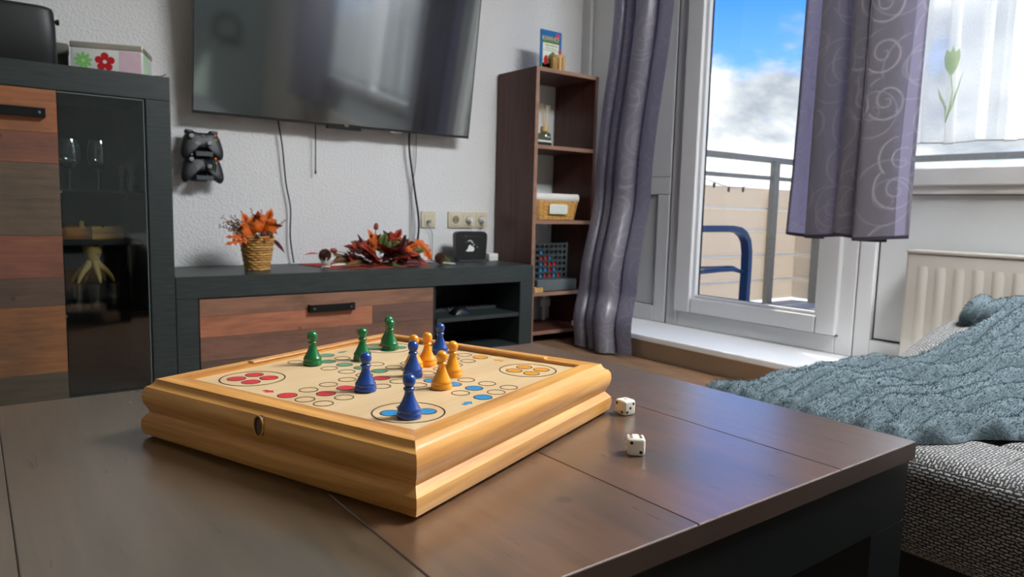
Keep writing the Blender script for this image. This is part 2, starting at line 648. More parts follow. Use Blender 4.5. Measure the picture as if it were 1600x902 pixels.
def wpart(name, mb, mat, t, parent=None, smooth=False, color=None):
    return obj(name, at(mb, t), mat, parent or t, smooth, color)


def dup(root, loc, rotz=None, label=None):
    r = root.copy()
    COL.objects.link(r)
    r.location = loc
    if rotz is not None:
        r.rotation_euler = (0, 0, rotz)
    if label:
        r['label'] = label
    for ch in list(root.children):
        c = ch.copy()
        COL.objects.link(c)
        c.parent = r
        for g in list(ch.children):
            d = g.copy()
            COL.objects.link(d)
            d.parent = c
    return r


def text_mesh(s, size, depth=.0003, align='CENTER'):
    cu = bpy.data.curves.new('lettering', 'FONT')
    cu.body = s
    cu.size = size
    cu.extrude = depth
    cu.align_x = align
    cu.align_y = 'CENTER'
    to = bpy.data.objects.new('lettering', cu)
    COL.objects.link(to)
    bpy.context.view_layer.update()
    me = bpy.data.meshes.new_from_object(to.evaluated_get(bpy.context.evaluated_depsgraph_get()))
    bpy.data.objects.remove(to)
    bpy.data.curves.remove(cu)
    mb = MB()
    mb.add([v.co[:] for v in me.vertices], [tuple(p.vertices) for p in me.polygons])
    bpy.data.meshes.remove(me)
    return mb


def facing_front(mb, x, y, z):
    """xy lettering stood up to face -y"""
    return mb.xf(Matrix(((1, 0, 0, x), (0, 0, -1, y), (0, 1, 0, z), (0, 0, 0, 1))))

# ================================================================== the room
XW, YW = 2.74, 3.0
XL, YF0, ZC = -1.95, -2.65, 2.5
struct('floor', MB().box(XL - .1, 2.9, YF0 - .1, YW + .1, -.12, 0), 'floor_laminate')
struct('ceiling', MB().box(XL - .1, 2.95, YF0 - .1, YW + .1, ZC, ZC + .12), 'ceiling_white')
struct('wall_back', MB().box(XL - .1, 2.9, YW, YW + .14, 0, ZC), 'woodchip_wall')
struct('wall_left', MB().box(XL - .12, XL, YF0, YW, 0, ZC), 'plain_wall')
struct('wall_front', MB().box(XL - .1, 2.9, YF0 - .14, YF0, 0, ZC), 'accent_wall')
mb = MB().box(2.75, 2.9, YF0, YW, 2.25, ZC).box(2.75, 2.9, YF0, -1.32, 0, 2.25).box(2.75, 2.9, -1.32, YW, 0, .11).box(2.75, 2.9, 2.955, YW, .11, 2.25)
struct('wall_right', mb, 'plain_wall')
struct('trim_1', MB().box(2.722, 2.752, 2.935, YW, 0, ZC), 'pvc_white')
struct('baseboard_back', MB().box(XL, 2.15, 2.985, YW, 0, .06), 'pvc_white')
# raised step with a broad white sill in front of the balcony door
struct('wall_plinth', MB().box(2.415, 2.75, .9, 2.62, 0, .084), 'beige_wall')
struct('trim_2', MB().bbox(2.38, 2.75, .9, 2.63, .084, .11, .004), 'sill_white')

FX0, FX1 = 2.74, 2.80


def framework(name, rails, mat='pvc_white'):
    mb = MB()
    for r in rails:
        mb.bbox(*r, r=.005, n=2)
    return struct(name, mb, mat)


# window_1: fixed element behind the left curtain
w1 = framework('window_1', [(FX0, FX1, 2.345, 2.42, .11, .745), (FX0, FX1, 2.345, 2.52, .83, 2.25), (FX0, FX1, 2.72, 2.933, .11, 2.25), (FX0, FX1, 2.345, 2.72, .745, .83), (FX0, FX1, 2.42, 2.72, .11, .19), (FX0, FX1, 2.52, 2.72, 2.19, 2.25)])
obj('glass_pane', MB().box(2.768, 2.774, 2.51, 2.73, .83, 2.19), 'window_glass', w1)
obj('lower_panel', MB().box(2.756, 2.78, 2.424, 2.716, .193, .742), 'pvc_panel', w1)
obj('gasket', MB().box(2.762, 2.766, 2.42, 2.72, .19, .745), 'gasket', w1)

# door_1: balcony door
d1 = framework('door_1', [(FX0, FX1, 2.262, 2.335, .11, 2.25), (FX0, FX1, 1.392, 1.462, .11, 2.25), (FX0, FX1, 1.462, 2.262, .11, .19), (FX0, FX1, 1.462, 2.262, 2.19, 2.25)])
obj('frame_gap', MB().box(2.750, 2.754, 2.333, 2.347, .11, 2.25), 'gasket', d1)
sash = MB()
for r in ((2.176, 2.268, .186, 2.2), (1.453, 1.536, .186, 2.2)):
    sash.bbox(2.716, 2.79, *r, r=.005)
for r in ((2.17, 1.54, .186, .256), (2.17, 1.54, 2.12, 2.2)):
    sash.bbox(2.7165, 2.79, r[1], r[0], r[2], r[3], r=.004)
so = obj('sash', sash, 'pvc_white', d1)
bead = MB()
bead.bbox(2.735, 2.768, 2.158, 2.177, .254, 2.12, r=.004).bbox(2.735, 2.768, 1.535, 1.553, .254, 2.12, r=.004).bbox(2.735, 2.768, 1.552, 2.159, .254, .271, r=.004)
obj('glazing_bead', bead, 'pvc_white', so)
obj('gasket', MB().box(2.757, 2.762, 2.152, 2.16, .268, 2.12).box(2.757, 2.762, 1.551, 1.556, .268, 2.12).box(2.757, 2.762, 1.552, 2.159, .268, .274).box(2.735, 2.739, 1.449, 2.27, .182, .19), 'gasket', so)
obj('glass_pane', MB().box(2.764, 2.770, 1.54, 2.17, .262, 2.13), 'window_glass', so)

# window_2: long window beside and behind the sofa
w2 = framework('window_2', [(FX0, FX1, 1.325, 1.388, .11, 2.25), (FX0, FX1, -1.32, -1.25, .11, 2.25), (FX0, FX1, .02, .10, .83, 2.25), (FX0 - .012, FX1, -1.25, 1.325, .775, .838), (FX0, FX1, -1.25, 1.325, .745, .776), (FX0, FX1, -1.25, 1.325, .11, .19), (FX0, FX1, -1.25, 1.325, 2.17, 2.25)])
obj('frame_gap', MB().box(2.750, 2.754, 1.386, 1.394, .11, 2.25), 'gasket', w2)
obj('glass_pane', MB().box(2.766, 2.772, .10, 1.325, .838, 2.17), 'window_glass', w2)
obj('glass_pane', MB().box(2.766, 2.772, -1.25, .02, .838, 2.17), 'window_glass', w2)
obj('lower_panel', MB().box(2.756, 2.78, -1.247, 1.316, .197, .742), 'pvc_panel', w2)
obj('gasket', MB().box(2.764, 2.768, -1.25, 1.325, .19, .745), 'gasket', w2)

# ------------------------------------------------------------------ balcony
BZ = .03
struct('floor_balcony', MB().box(2.9, 5.05, -2.6, 3.1, -.1, BZ), 'balcony_floor')
XO, YE = 4.9, 2.96


def rail_span(p0, p1, z0, z1, th, name, mat, t):
    (x0, y0), (x1, y1) = p0, p1
    d = Vector((x1 - x0, y1 - y0, 0)).normalized()
    n = Vector((-d.y, d.x, 0)) * th / 2
    q = [(x0 + n.x, y0 + n.y), (x1 + n.x, y1 + n.y), (x1 - n.x, y1 - n.y), (x0 - n.x, y0 - n.y)]
    return wpart(name, MB().prism(q, 2, z0, z1), mat, t)


rl = thing('balcony_railing', 'grey metal railing across the end of the balcony, seen through the glass door', 'railing', (3.9, YE, BZ))
rail_span((2.9, YE), (XO - .03, YE), 1.022, 1.062, .045, 'top_rail', 'rail_metal', rl)
rail_span((2.9, YE), (XO - .03, YE), .902, .930, .03, 'middle_rail', 'rail_metal', rl)
wpart('post', MB().box(4.50, 4.56, YE - .045, YE - .005, BZ, 1.03), 'rail_metal', rl)
wpart('post', MB().box(3.02, 3.07, YE - .045, YE - .005, BZ, 1.03), 'rail_metal', rl)
r2 = thing('balcony_railing', 'grey metal railing along the front edge of the balcony, behind the sheer curtain', 'railing', (XO, .6, BZ))
rail_span((XO, YE), (XO, -2.5), 1.022, 1.062, .045, 'top_rail', 'rail_metal', r2)
rail_span((XO, YE), (XO, -2.5), .902, .930, .03, 'middle_rail', 'rail_metal', r2)
for y in (2.785, 1.45, .2, -1.1):
    wpart('post', MB().box(XO - .045, XO - .005, y - .03, y + .03, BZ, 1.03), 'rail_metal', r2)


def screen(label, along, name='privacy_screen'):
    t = thing(name, label, 'screen', (XO + .03, YE + .03, BZ))
    zs = [BZ + .01, .195, .375, .55, .70, .85]
    for k in range(5):
        z0, z1 = zs[k] + .006, zs[k + 1] - .006
        prof = [(0, z0), (.012, z0 + .02), (.016, (z0 + z1) / 2), (.012, z1 - .02), (0, z1), (-.004, z1), (-.004, z0)]
        if along == 'x':
            mb = MB().prism([(YE + .035 - a, b) for a, b in prof], 0, 2.9, XO + .03)
        else:
            mb = MB().prism([(XO + .035 - a, b) for a, b in prof], 1, -2.5, YE + .03)
        wpart('fabric_strip', mb, 'balcony_fabric', t)
        if k:
            if along == 'x':
                mb = MB().box(2.9, XO + .02, YE + .008, YE + .03, zs[k] - .007, zs[k] + .007)
            else:
                mb = MB().box(XO + .008, XO + .03, -2.5, YE + .02, zs[k] - .007, zs[k] + .007)
            wpart('seam_tape', mb, 'seam_white', t)
    return t


screen('cream fabric privacy screen tied behind the end railing of the balcony', 'x')
screen('cream fabric privacy screen behind the front railing, right of the screen corner', 'y')

t = thing('string_lights', 'thin string of small lights hanging from the end railing of the balcony', 'string lights', (4.0, YE - .03, .9))
pts = []
for i in range(25):
    a = i / 24
    pts.append((3.12 + 1.25 * a, YE - .03, .885 - .05 * sin(pi * ((a * 2) % 1.0))))
wpart('cord', MB().tube(pts, .0022, 5), 'cable_black', t)
for i in (2, 5, 8, 11, 14, 17, 20):
    x, y, z = pts[i]
    wpart('bulb', MB().lathe([(.001, 0), (.008, -.004), (.009, -.02), (.005, -.034), (.001, -.036)], x, y, z, 8), 'black_satin', t, smooth=True)

# balcony chair seen from the side: sloped armrest running into the front leg
t = thing('garden_chair', 'blue metal garden chair with curved armrest standing on the balcony', 'chair', (3.25, 2.65, BZ))


def flatbar(path, wx, th, x):
    vs, fs = [], []
    n = len(path)
    for i, (y, z) in enumerate(path):
        a = path[max(i - 1, 0)]
        b = path[min(i + 1, n - 1)]
        d = Vector((b[0] - a[0], b[1] - a[1])).normalized()
        nn = Vector((-d.y, d.x)) * th / 2
        for sx in (-wx / 2, wx / 2):
            vs += [(x + sx, y + nn.x, z + nn.y), (x + sx, y - nn.x, z - nn.y)]
    for i in range(n - 1):
        o, q = i * 4, (i + 1) * 4
        fs += [(o, q, q + 1, o + 1), (o + 2, o + 3, q + 3, q + 2), (o, o + 2, q + 2, q), (o + 1, q + 1, q + 3, o + 3)]
    fs += [(0, 1, 3, 2), (4 * n - 4, 4 * n - 2, 4 * n - 1, 4 * n - 3)]
    return MB().add(vs, fs)


arm = [(3.02, .577), (3.20, .578), (3.33, .579), (3.40, .570), (3.445, .548), (3.478, .51), (3.493, .45), (3.497, .36), (3.494, .2), (3.487, BZ)]
for y in (2.41, 2.89):
    fb = flatbar(arm, .05, .034, 0)
    fb.v = [(p[1], y + p[0], p[2]) for p in fb.v]
    wpart('armrest_leg', fb, 'chair_blue', t, smooth=40)
    wpart('rear_leg', MB().tube([(2.985, y, 1.20), (3.01, y, .6), (3.06, y, .36), (2.99, y, BZ)], .013, 8), 'chair_blue', t, smooth=True)
    wpart('side_stretcher', MB().tube([(3.03, y, .345), (3.25, y, .352), (3.38, y, .352), (3.49, y, .33)], .011, 8), 'chair_blue', t, smooth=True)
wpart('seat', MB().grid(lambda a, b: (3.04 + .40 * b, 2.42 + .46 * a, .366 - .018 * sin(pi * a) - (.02 * (b - .85) / .15 if b > .85 else 0)), 8, 8), 'chair_blue', t, smooth=True).modifiers.new('thick', 'SOLIDIFY').thickness = .008
for k in range(9):
    z = .46 + k * .083
    wpart('back_slat', MB().bbox(2.985, 3.0, 2.42, 2.88, z, z + .064, .004), 'chair_blue', t)

# ------------------------------------------------------------------ radiator
t = thing('radiator', 'white panel radiator with vertical flutes below the long window', 'radiator', (2.65, .4, .16))
R0, R1, RZ0, RZ1 = -.55, 1.162, .165, .549
wpart('front_panel', MB().bbox(2.632, 2.652, R0, R1, RZ0, RZ1 - .012, .006, 3), 'radiator_white', t, smooth=40)
wpart('rear_panel', MB().bbox(2.70, 2.715, R0 + .01, R1 - .01, RZ0, RZ1 - .02, .005), 'radiator_grey', t)
wpart('top_cover', MB().bbox(2.628, 2.72, R0 - .003, R1 + .003, RZ1 - .012, RZ1, .004, 2), 'radiator_white', t, smooth=40)
wpart('side_cover', MB().bbox(2.634, 2.718, R1 - .004, R1 + .002, RZ0, RZ1 - .012, .002), 'radiator_white', t)
fl = MB()
yy, hw = 0, .013
n = 8
prof = [(-hw * 1.6, 0.001), (-hw, -.0018), (-hw * .6, -.0040), (0, -.0048), (hw * .6, -.0040), (hw, -.0018), (hw * 1.6, 0.001)]
vs = []
zz = [RZ0 + .03, RZ0 + .045, RZ1 - .075, RZ1 - .055]
sc = [.02, 1, 1, .02]
for z, s_ in zip(zz, sc):
    vs += [(2.632 + p[1] * s_, p[0], z) for p in prof]
fs = [(j * 7 + i, j * 7 + i + 1, (j + 1) * 7 + i + 1, (j + 1) * 7 + i) for j in range(3) for i in range(6)]
fl.add([(v[0] - 2.65, v[1], v[2] - .16) for v in vs], fs)
fme = fl.mesh('panel_flute')
for k in range(28):
    o = obj('panel_flute', fme, 'radiator_white', t, smooth=True)
    o.location = (0, R1 - .055 - k * .0575 - .4, 0)

# ------------------------------------------------------------------ curtains
def curtain(name, label, edge, ztop, zbot, cloth, folds, amp, over, mat='curtain_satin', hem=True, nu=150, nv=70, seed=1, group=None, hemright=False, zwave=0):
    """edge(t) -> (x, y_left, y_right) at height fraction t (0 bottom, 1 top)"""
    rnd = random.Random(seed)
    ph = [rnd.uniform(-.5, .5) for _ in range(40)]
    am = [rnd.uniform(.7, 1.25) for _ in range(40)]

    def fn(s_, t):
        x, yl, yr = edge(t)
        q = s_ * folds
        k = int(q) % 38
        f = q - int(q)
        A = amp * ((1 - f) * am[k] + f * am[k + 1])
        P = ph[k] * (1 - f) + ph[k + 1] * f
        a = 2 * pi * q + P + .5 * sin(3 * t + k)
        y = yl + (yr - yl) * s_ - over * sin(2 * a) * (yl - yr) / folds * (1 if 0.03 < s_ < .97 else .2)
        wob = .006 * sin(9 * t + 7 * s_) * (1 - t)
        z = zbot + (ztop - zbot) * t
        if t < .02:
            z += zwave * sin(a)
        return (x + A * sin(a) + wob, y, z)
    t_ = thing(name, label, 'curtain', (edge(0)[0], (edge(0)[1] + edge(0)[2]) / 2, zbot), 0, group)
    mb = MB().grid(fn, nu, nv, lambda s_, t: (s_ * cloth, (zbot + (ztop - zbot) * t)))
    cl = wpart('cloth', mb, mat, t_, smooth=True)
    if hem:
        hm = MB()
        hm.grid(lambda s_, b: tuple(Vector(fn(s_, 0)) + Vector((-.0025, 0, -.004 + .016 * b))), nu, 1)
        wpart('hem', hm, 'curtain_hem', t_, cl, smooth=True)
        sl = MB().tube([tuple(Vector(fn(0, k / nv)) + Vector((-.001, .002, 0))) for k in range(nv + 1)], .004, 6)
        wpart('side_hem', sl, 'curtain_hem', t_, cl, smooth=True)
    if hemright:
        st = MB()
        st.tube([tuple(Vector(fn(.90, k / nv)) + Vector((-.003, 0, 0))) for k in range(nv + 1)], .0012, 4)
        wpart('stitching', st, 'curtain_hem', t_, cl)
    return t_, fn


def lerp(a, b, t):
    return a + (b - a) * t


def curve1(keys, t):
    for (t0, v0), (t1, v1) in zip(keys, keys[1:]):
        if t <= t1:
            f = (t - t0) / (t1 - t0)
            f = f * f * (3 - 2 * f)
            return lerp(v0, v1, f)
    return keys[-1][1]


def folded(name, label, path, place, ztop, zbot, nv=60, zwave=.0, per=9, side_hem=True, stitch=None, bottom_hem=True):
    """cloth that follows a folded cross-section: path = [(along, depth)], place(t) -> (x, y_left, width factor, depth factor)"""
    P = [Vector((a, d, 0)) for a, d in path]
    pts = []
    for i in range(len(P) - 1):
        p0, p1, p2, p3 = P[max(i - 1, 0)], P[i], P[i + 1], P[min(i + 2, len(P) - 1)]
        for k in range(per):
            q = k / per
            pts.append(.5 * ((2 * p1) + (p2 - p0) * q + (2 * p0 - 5 * p1 + 4 * p2 - p3) * q ** 2 + (3 * p1 - p0 - 3 * p2 + p3) * q ** 3))
    pts.append(P[-1])
    arc = [0]
    for a, b in zip(pts, pts[1:]):
        arc.append(arc[-1] + (b - a).length)
    nu = len(pts) - 1

    def fn(s_, t):
        i = int(round(s_ * nu))
        p = pts[i]
        x, yl, kw, kd = place(t)
        z = zbot + (ztop - zbot) * t - zwave * (1 - min(1, t * 8)) * sin(arc[i] * 9)
        return (x + p.y * kd + .004 * sin(8 * t + arc[i] * 12) * (1 - t), yl - p.x * kw - .004 * sin(5 * t + arc[i] * 9), z)
    x, yl, kw, kd = place(0)
    t_ = thing(name, label, 'curtain', (x, yl - P[-1].x * kw / 2, zbot))
    mb = MB().grid(fn, nu, nv, lambda s_, t: (arc[int(round(s_ * nu))], zbot + (ztop - zbot) * t))
    cl_ = wpart('cloth', mb, 'curtain_satin', t_, smooth=True)
    if bottom_hem:
        wpart('hem', MB().grid(lambda s_, b: tuple(Vector(fn(s_, 0)) + Vector((-.0022, 0, -.003 + .012 * b))), nu, 1), 'curtain_hem', t_, cl_, smooth=True)
    if side_hem:
        wpart('side_hem', MB().tube([tuple(Vector(fn(0, k / nv)) + Vector((-.001, .001, 0))) for k in range(nv + 1)], .0035, 6), 'curtain_hem', t_, cl_, smooth=True)
    if stitch:
        wpart('stitching', MB().tube([tuple(Vector(fn(stitch, k / nv)) + Vector((-.002, 0, 0))) for k in range(nv + 1)], .0011, 4), 'curtain_hem', t_, cl_)
    return t_


KL = [(0, 2.545), (.05, 2.575), (.11, 2.60), (.31, 2.625), (.68, 2.555), (1.0, 2.545)]
KW = [(0, .98), (.05, 1.0), (.31, .96), (.68, .94), (1.0, .96)]
KX = [(0, 2.335), (.05, 2.345), (.12, 2.40), (.31, 2.505), (.68, 2.53), (1.0, 2.545)]
LP = [(0, .0), (.025, -.028), (.075, -.034), (.098, .004), (.112, -.026), (.148, -.030), (.165, .004), (.185, -.040), (.225, -.056), (.262, -.040), (.285, .012), (.292, .020), (.300, -.006), (.335, -.014), (.395, -.012)]
folded('long_curtain', 'floor length grey satin curtain with woven scrolls, left of the balcony door', LP, lambda t: (curve1(KX, t), curve1(KL, t), curve1(KW, t), 1.0), 2.45, .012, 70, side_hem=False, stitch=.80, bottom_hem=False)
SP = [(0, 0), (.05, -.003), (.140, .004), (.146, -.006), (.095, -.016), (.092, -.028), (.15, -.036), (.22, -.036), (.330, -.024), (.335, -.036), (.235, -.046), (.23, -.058), (.285, -.066), (.345, -.058), (.40, -.040), (.405, -.054), (.31, -.066), (.315, -.078), (.38, -.072), (.44, -.060), (.49, -.05)]
folded('short_curtain', 'short purple grey curtain with woven scrolls hanging right of the glass door', SP, lambda t: (2.60, lerp(1.615, 1.575, t), lerp(1.0, .93, t), 1.0), 2.45, .585, 50, zwave=.010, stitch=.84)
curtain('short_curtain', 'short purple grey curtain at the far end of the sheer, behind the viewer', lambda t: (2.56, lerp(-.42, -.42, t), lerp(-1.2, -1.15, t)), 2.45, .585, 1.5, 5, .032, .3, seed=21)
tc, fsh = curtain('sheer_curtain', 'white sheer curtain with embroidered tulip across the long window', lambda t: (2.635, 1.20, -.5), 2.45, .915, 2.6, 9, .018, .20, mat='sheer', hem=False, seed=3, nu=220, nv=10, zwave=.006)
hm = MB().tube([tuple(Vector(fsh(i / 220, 0))) for i in range(221)], .0025, 5)
wpart('weighted_hem', hm, 'cable_grey', tc)
# embroidered tulip on the sheer
tul = MB()
tx, ty, tz = 2.612, 1.064, 1.128


def leafpoly(pts, x, th=.0012):
    return MB().prism(pts, 0, x - th, x)


bud = [(0, 0), (.020, .028), (.026, .06), (.020, .09), (.008, .078), (0, .1), (-.008, .078), (-.02, .088), (-.024, .06), (-.018, .028)]
wpart('tulip_bud', leafpoly([(ty + a, tz + b) for a, b in bud], tx), 'tulip_print', tc)
stem = [(ty + .0, tz), (ty - .008, tz - .05), (ty - .004, tz - .1), (ty + .006, tz - .15)]
wpart('tulip_stem', MB().tube([(tx, a, b) for a, b in stem], .0025, 5), 'tulip_print', tc)
wpart('tulip_leaf', leafpoly([(ty + .006, tz - .15), (ty - .016, tz - .09), (ty - .03, tz - .02), (ty - .036, tz + .01), (ty - .024, tz - .03), (ty - .010, tz - .085)], tx), 'tulip_print', tc)
wpart('tulip_leaf', leafpoly([(ty + .006, tz - .15), (ty + .012, tz - .10), (ty + .03, tz - .07), (ty + .038, tz - .035), (ty + .024, tz - .06), (ty + .006, tz - .1)], tx), 'tulip_print', tc)
cr = thing('curtain_rail', 'white curtain rail along the ceiling above the windows', 'curtain rail', (2.58, .8, 2.46))
wpart('track', MB().box(2.50, 2.66, -1.3, 2.75, 2.452, 2.5), 'pvc_white', cr)

# ================================================================== cabinets
FY = 2.57
hc = thing('display_cabinet', 'tall anthracite cabinet with rustic plank door and glass display door', 'cabinet', (-.09, FY, 0))
C0, C1 = -.72, .541
wpart('top_panel', MB().bbox(C0, C1, FY, 2.985, .976, 1.052, .0015, 1), 'anthracite', hc)
wpart('side_panel', MB().bbox(.468, C1, FY, 2.985, 0, .976, .0015, 1), 'anthracite', hc)
wpart('side_panel', MB().bbox(C0, C0 + .073, FY, 2.985, 0, .976, .0015, 1), 'anthracite', hc)
wpart('base_panel', MB().box(C0 + .073, .468, FY + .012, 2.985, 0, .035), 'anthracite', hc)
wpart('back_panel', MB().box(C0 + .073, .468, 2.965, 2.985, .035, .976), 'anthracite_inside', hc)
wpart('divider', MB().box(.198, .222, FY + .025, 2.965, .035, .976), 'anthracite_inside', hc)
wpart('glass_shelf', MB().box(.224, .466, FY + .04, 2.96, .676, .683), 'shelf_glass', hc)
wpart('wooden_shelf', MB().box(.224, .466, FY + .12, 2.96, .505, .519), 'anthracite_inside', hc)
wpart('glass_shelf', MB().box(.224, .466, FY + .04, 2.96, .289, .296), 'shelf_glass', hc)
for z in (.670, .283):
    wpart('shelf_pin', MB().box(.226, .234, FY + .032, FY + .042, z, z + .008), 'metal_bright', hc)
gd = wpart('glass_door', MB().box(.229, .463, FY + .004, FY + .009, .04, .973), 'vitrine_glass', hc)
wpart('edge_strip', MB().box(.461, .4635, FY + .002, FY + .011, .04, .973).box(.229, .4635, FY + .002, FY + .011, .970, .973), 'grey_plastic', hc, gd)


def plankfront(t, parent, x0, x1, y, zs, cols, mat='old_wood_x', th=.018):
    for k in range(len(cols)):
        c = cols[k]
        row = c if isinstance(c, list) else [(x0, x1, c)]
        for (a, b, cc) in row:
            wpart('plank', MB().bbox(a + .0003, b - .0003, y, y + th, zs[k + 1] + .0003, zs[k] - .0003, .0006, 1), mat, t, parent, color=cc)


dr = wpart('wooden_door', MB().box(-.25, .2262, FY + .010, FY + .022, .03, .974), 'anthracite_inside', hc)
plankfront(hc, dr, -.25, .2262, FY - .002, [.974, .847, .757, .541, .413, .326, .118, .03], ['#9a613e', '#7c5140', '#605244', '#7c5041', '#5a4a40', '#865b3c', '#4b453a'], th=.012)
d0 = wpart('wooden_door', MB().box(-.645, -.253, FY + .010, FY + .022, .03, .974), 'anthracite_inside', hc)
plankfront(hc, d0, -.645, -.253, FY - .002, [.974, .80, .62, .40, .2, .03], ['#82503a', '#a4633a', '#5f4c40', '#8c5c38', '#625343'], th=.012)


def handle(t, parent, x0, x1, z0, z1, y):
    h = wpart('handle', MB().bbox(x0, x1, y - .024, y - .020, z0, z1, .001, 1), 'black_metal', t, parent)
    wpart('handle_foot', MB().box(x0, x0 + .006, y - .022, y, z0, z1), 'black_metal', t, parent)
    wpart('handle_foot', MB().box(x1 - .006, x1, y - .022, y, z0, z1), 'black_metal', t, parent)
    for x in (x0 + .016, x1 - .016):
        sc_ = MB().lathe([(.0045, 0), (.004, .0018), (.001, .0022)], 0, 0, 0, 10)
        sc_.xf(Matrix(((1, 0, 0, x), (0, 0, -1, y - .024), (0, 1, 0, (z0 + z1) / 2), (0, 0, 0, 1))))
        wpart('handle_screw', sc_, 'screw_metal', t, parent)
    return h


handle(hc, dr, -.02, .196, .890, .917, FY - .002)

lb = thing('lowboard', 'low anthracite television board with rustic plank drawer and open shelf', 'tv stand', (1.3, FY, 0))
L0, L1 = .5425, 2.079
wpart('top_panel', MB().bbox(L0, L1, FY, 2.985, .325, .401, .0015, 1), 'anthracite', lb)
wpart('side_panel', MB().bbox(L0, .613, FY, 2.985, 0, .325, .0015, 1), 'anthracite', lb)
wpart('side_panel', MB().bbox(2.005, L1, FY, 2.985, 0, .325, .0015, 1), 'anthracite', lb)
wpart('base_panel', MB().box(.613, 2.005, FY + .012, 2.985, 0, .035), 'anthracite', lb)
wpart('back_panel', MB().box(.613, 2.005, 2.965, 2.985, .035, .325), 'anthracite_inside', lb)
wpart('divider', MB().box(1.546, 1.566, FY + .02, 2.965, .035, .325), 'anthracite_inside', lb)
wpart('open_shelf', MB().box(1.566, 2.005, FY + .008, 2.965, .166, .183), 'anthracite', lb)
dw = wpart('drawer', MB().box(.6155, 1.541, FY + .008, FY + .022, .04, .3215), 'anthracite_inside', lb)
plankfront(lb, dw, .6155, 1.541, FY - .002, [.3215, .262, .188, .105, .04], ['#8a6450', [(.6155, 1.262, '#a96c50'), (1.262, 1.541, '#6d5046')], '#7c5848', '#5d4a3e'], th=.012)
handle(lb, dw, .998, 1.178, .253, .2815, FY - .002)

# ================================================================== narrow shelf by the window
sx0, sx1, sy0, sy1 = 2.156, 2.557, 2.683, 2.99
sh = thing('bookshelf', 'narrow dark brown open shelf standing in the corner beside the curtain', 'shelf', ((sx0 + sx1) / 2, sy1, 0))
TH = .020
wpart('side_panel', MB().box(sx0, sx0 + TH, sy0 + .0015, sy1, 0, 1.326), 'walnut_panel', sh)
wpart('edge_band', MB().box(sx0, sx0 + TH, sy0, sy0 + .0015, 0, 1.326), 'walnut_edge', sh)
wpart('side_panel', MB().box(sx1 - TH, sx1, sy0 + .0015, sy1, 0, 1.326), 'walnut_panel', sh)
wpart('edge_band', MB().box(sx1 - TH, sx1, sy0, sy0 + .0015, 0, 1.326), 'walnut_panel', sh)
for nm, z in (('top_board', 1.326), ('shelf_board', .965), ('shelf_board', .606), ('shelf_board', .253), ('bottom_board', .06)):
    b = wpart(nm, MB().box(sx0 + TH, sx1 - TH, sy0 + .0015, sy1, z - .018, z), 'walnut_panel', sh)
    wpart('edge_band', MB().box(sx0 + TH, sx1 - TH, sy0, sy0 + .0015, z - .018, z), 'walnut_edge', sh, b)

# ================================================================== coffee table
TX0, TX1, TY0, TY1, TZ = -.41, .695, .2855, .85, .45
tb = thing('coffee_table', 'coffee table with rustic brown plank top and dark anthracite frame', 'table', (.14, .57, 0))
top = wpart('tabletop', MB().box(TX0, TX1, TY0, TY1, .4325, .438), 'table_dark', tb)
edges = [TX0, -.17, .013, .196, .379, .562, TX1]
tones = ['#5e4a38', '#554634', '#534534', '#624733', '#684a36', '#5f4939']
for k in range(6):
    wpart('plank', MB().bbox(edges[k] + .00025, edges[k + 1] - .00025, TY0, TY1, .4375, TZ, .0007, 1), 'old_wood_y', tb, top, color=tones[k])
wpart('edge_band', MB().box(TX0, TX1 + .0006, TY0 - .0008, TY0, .4335, TZ - .0008).box(TX1, TX1 + .0006, TY0, TY1, .4335, TZ - .0008), 'edge_brown', tb, top)
wpart('apron', MB().box(TX0 + .003, TX1 - .003, TY0 + .003, TY1 - .003, .374, .4325), 'table_dark', tb)
for x0, x1 in ((TX0, TX0 + .062), (TX1 - .065, TX1 - .003)):
    for y0, y1 in ((TY0 + .003, TY0 + .065), (TY1 - .065, TY1 - .003)):
        wpart('leg', MB().box(x0, x1, y0, y1, 0, .373), 'table_dark', tb)
wpart('lower_shelf', MB().box(TX0 + .05, TX1 - .06, TY0 + .05, TY1 - .05, .10, .125), 'table_dark', tb)

# ================================================================== fill panel added to brighten the room (above the sofa, out of frame)
cl = thing('added_fill_panel', 'added glowing fill panel under the ceiling near the long window, out of view', 'fill light', (2.0, -.10, 2.43))
obj('fill_frame', MB().bbox(-.58, .58, -.40, .40, 0, .07, .01), 'fill_rim', cl)
obj('diffuser', MB().box(-.55, .55, -.37, .37, -.012, 0), 'fill_glow', cl)


# ================================================================== sofa and blanket
def boxuv(o, s_=1.0):
    me = o.data
    ul = me.uv_layers.new(name='UVMap') if not me.uv_layers else me.uv_layers[0]
    for p in me.polygons:
        n = p.normal
        ax = max(range(3), key=lambda i: abs(n[i]))
        for li in p.loop_indices:
            c = me.vertices[me.loops[li].vertex_index].co
            q = [c[i] for i in range(3) if i != ax]
            if ax == 1:
                q = [c[0], c[2]]
            ul.data[li].uv = (q[0] * s_, q[1] * s_)


sf = thing('sofa', 'low sofa in black and white woven fabric with raised headrest', 'sofa', (1.3, -.2, 0))


def cushion(name, x0, x1, y0, y1, z0, z1, r, bulge=.006):
    mb = MB().bbox(x0, x1, y0, y1, z0, z1, r, 6)
    o = wpart(name, mb, 'sofa_weave', sf, smooth=True)
    boxuv(o)
    return o


wpart('base', MB().box(.93, 1.95, -1.25, .60, .03, .26), 'sofa_base', sf)
fb = cushion('front_cushion', .842, .998, -1.3, .60, .262, .389, .036)
cushion('seat_cushion', .972, 1.50, -1.3, .318, .24, .388, .022)
cushion('seat_cushion', .972, 1.50, .312, .60, .24, .386, .022)
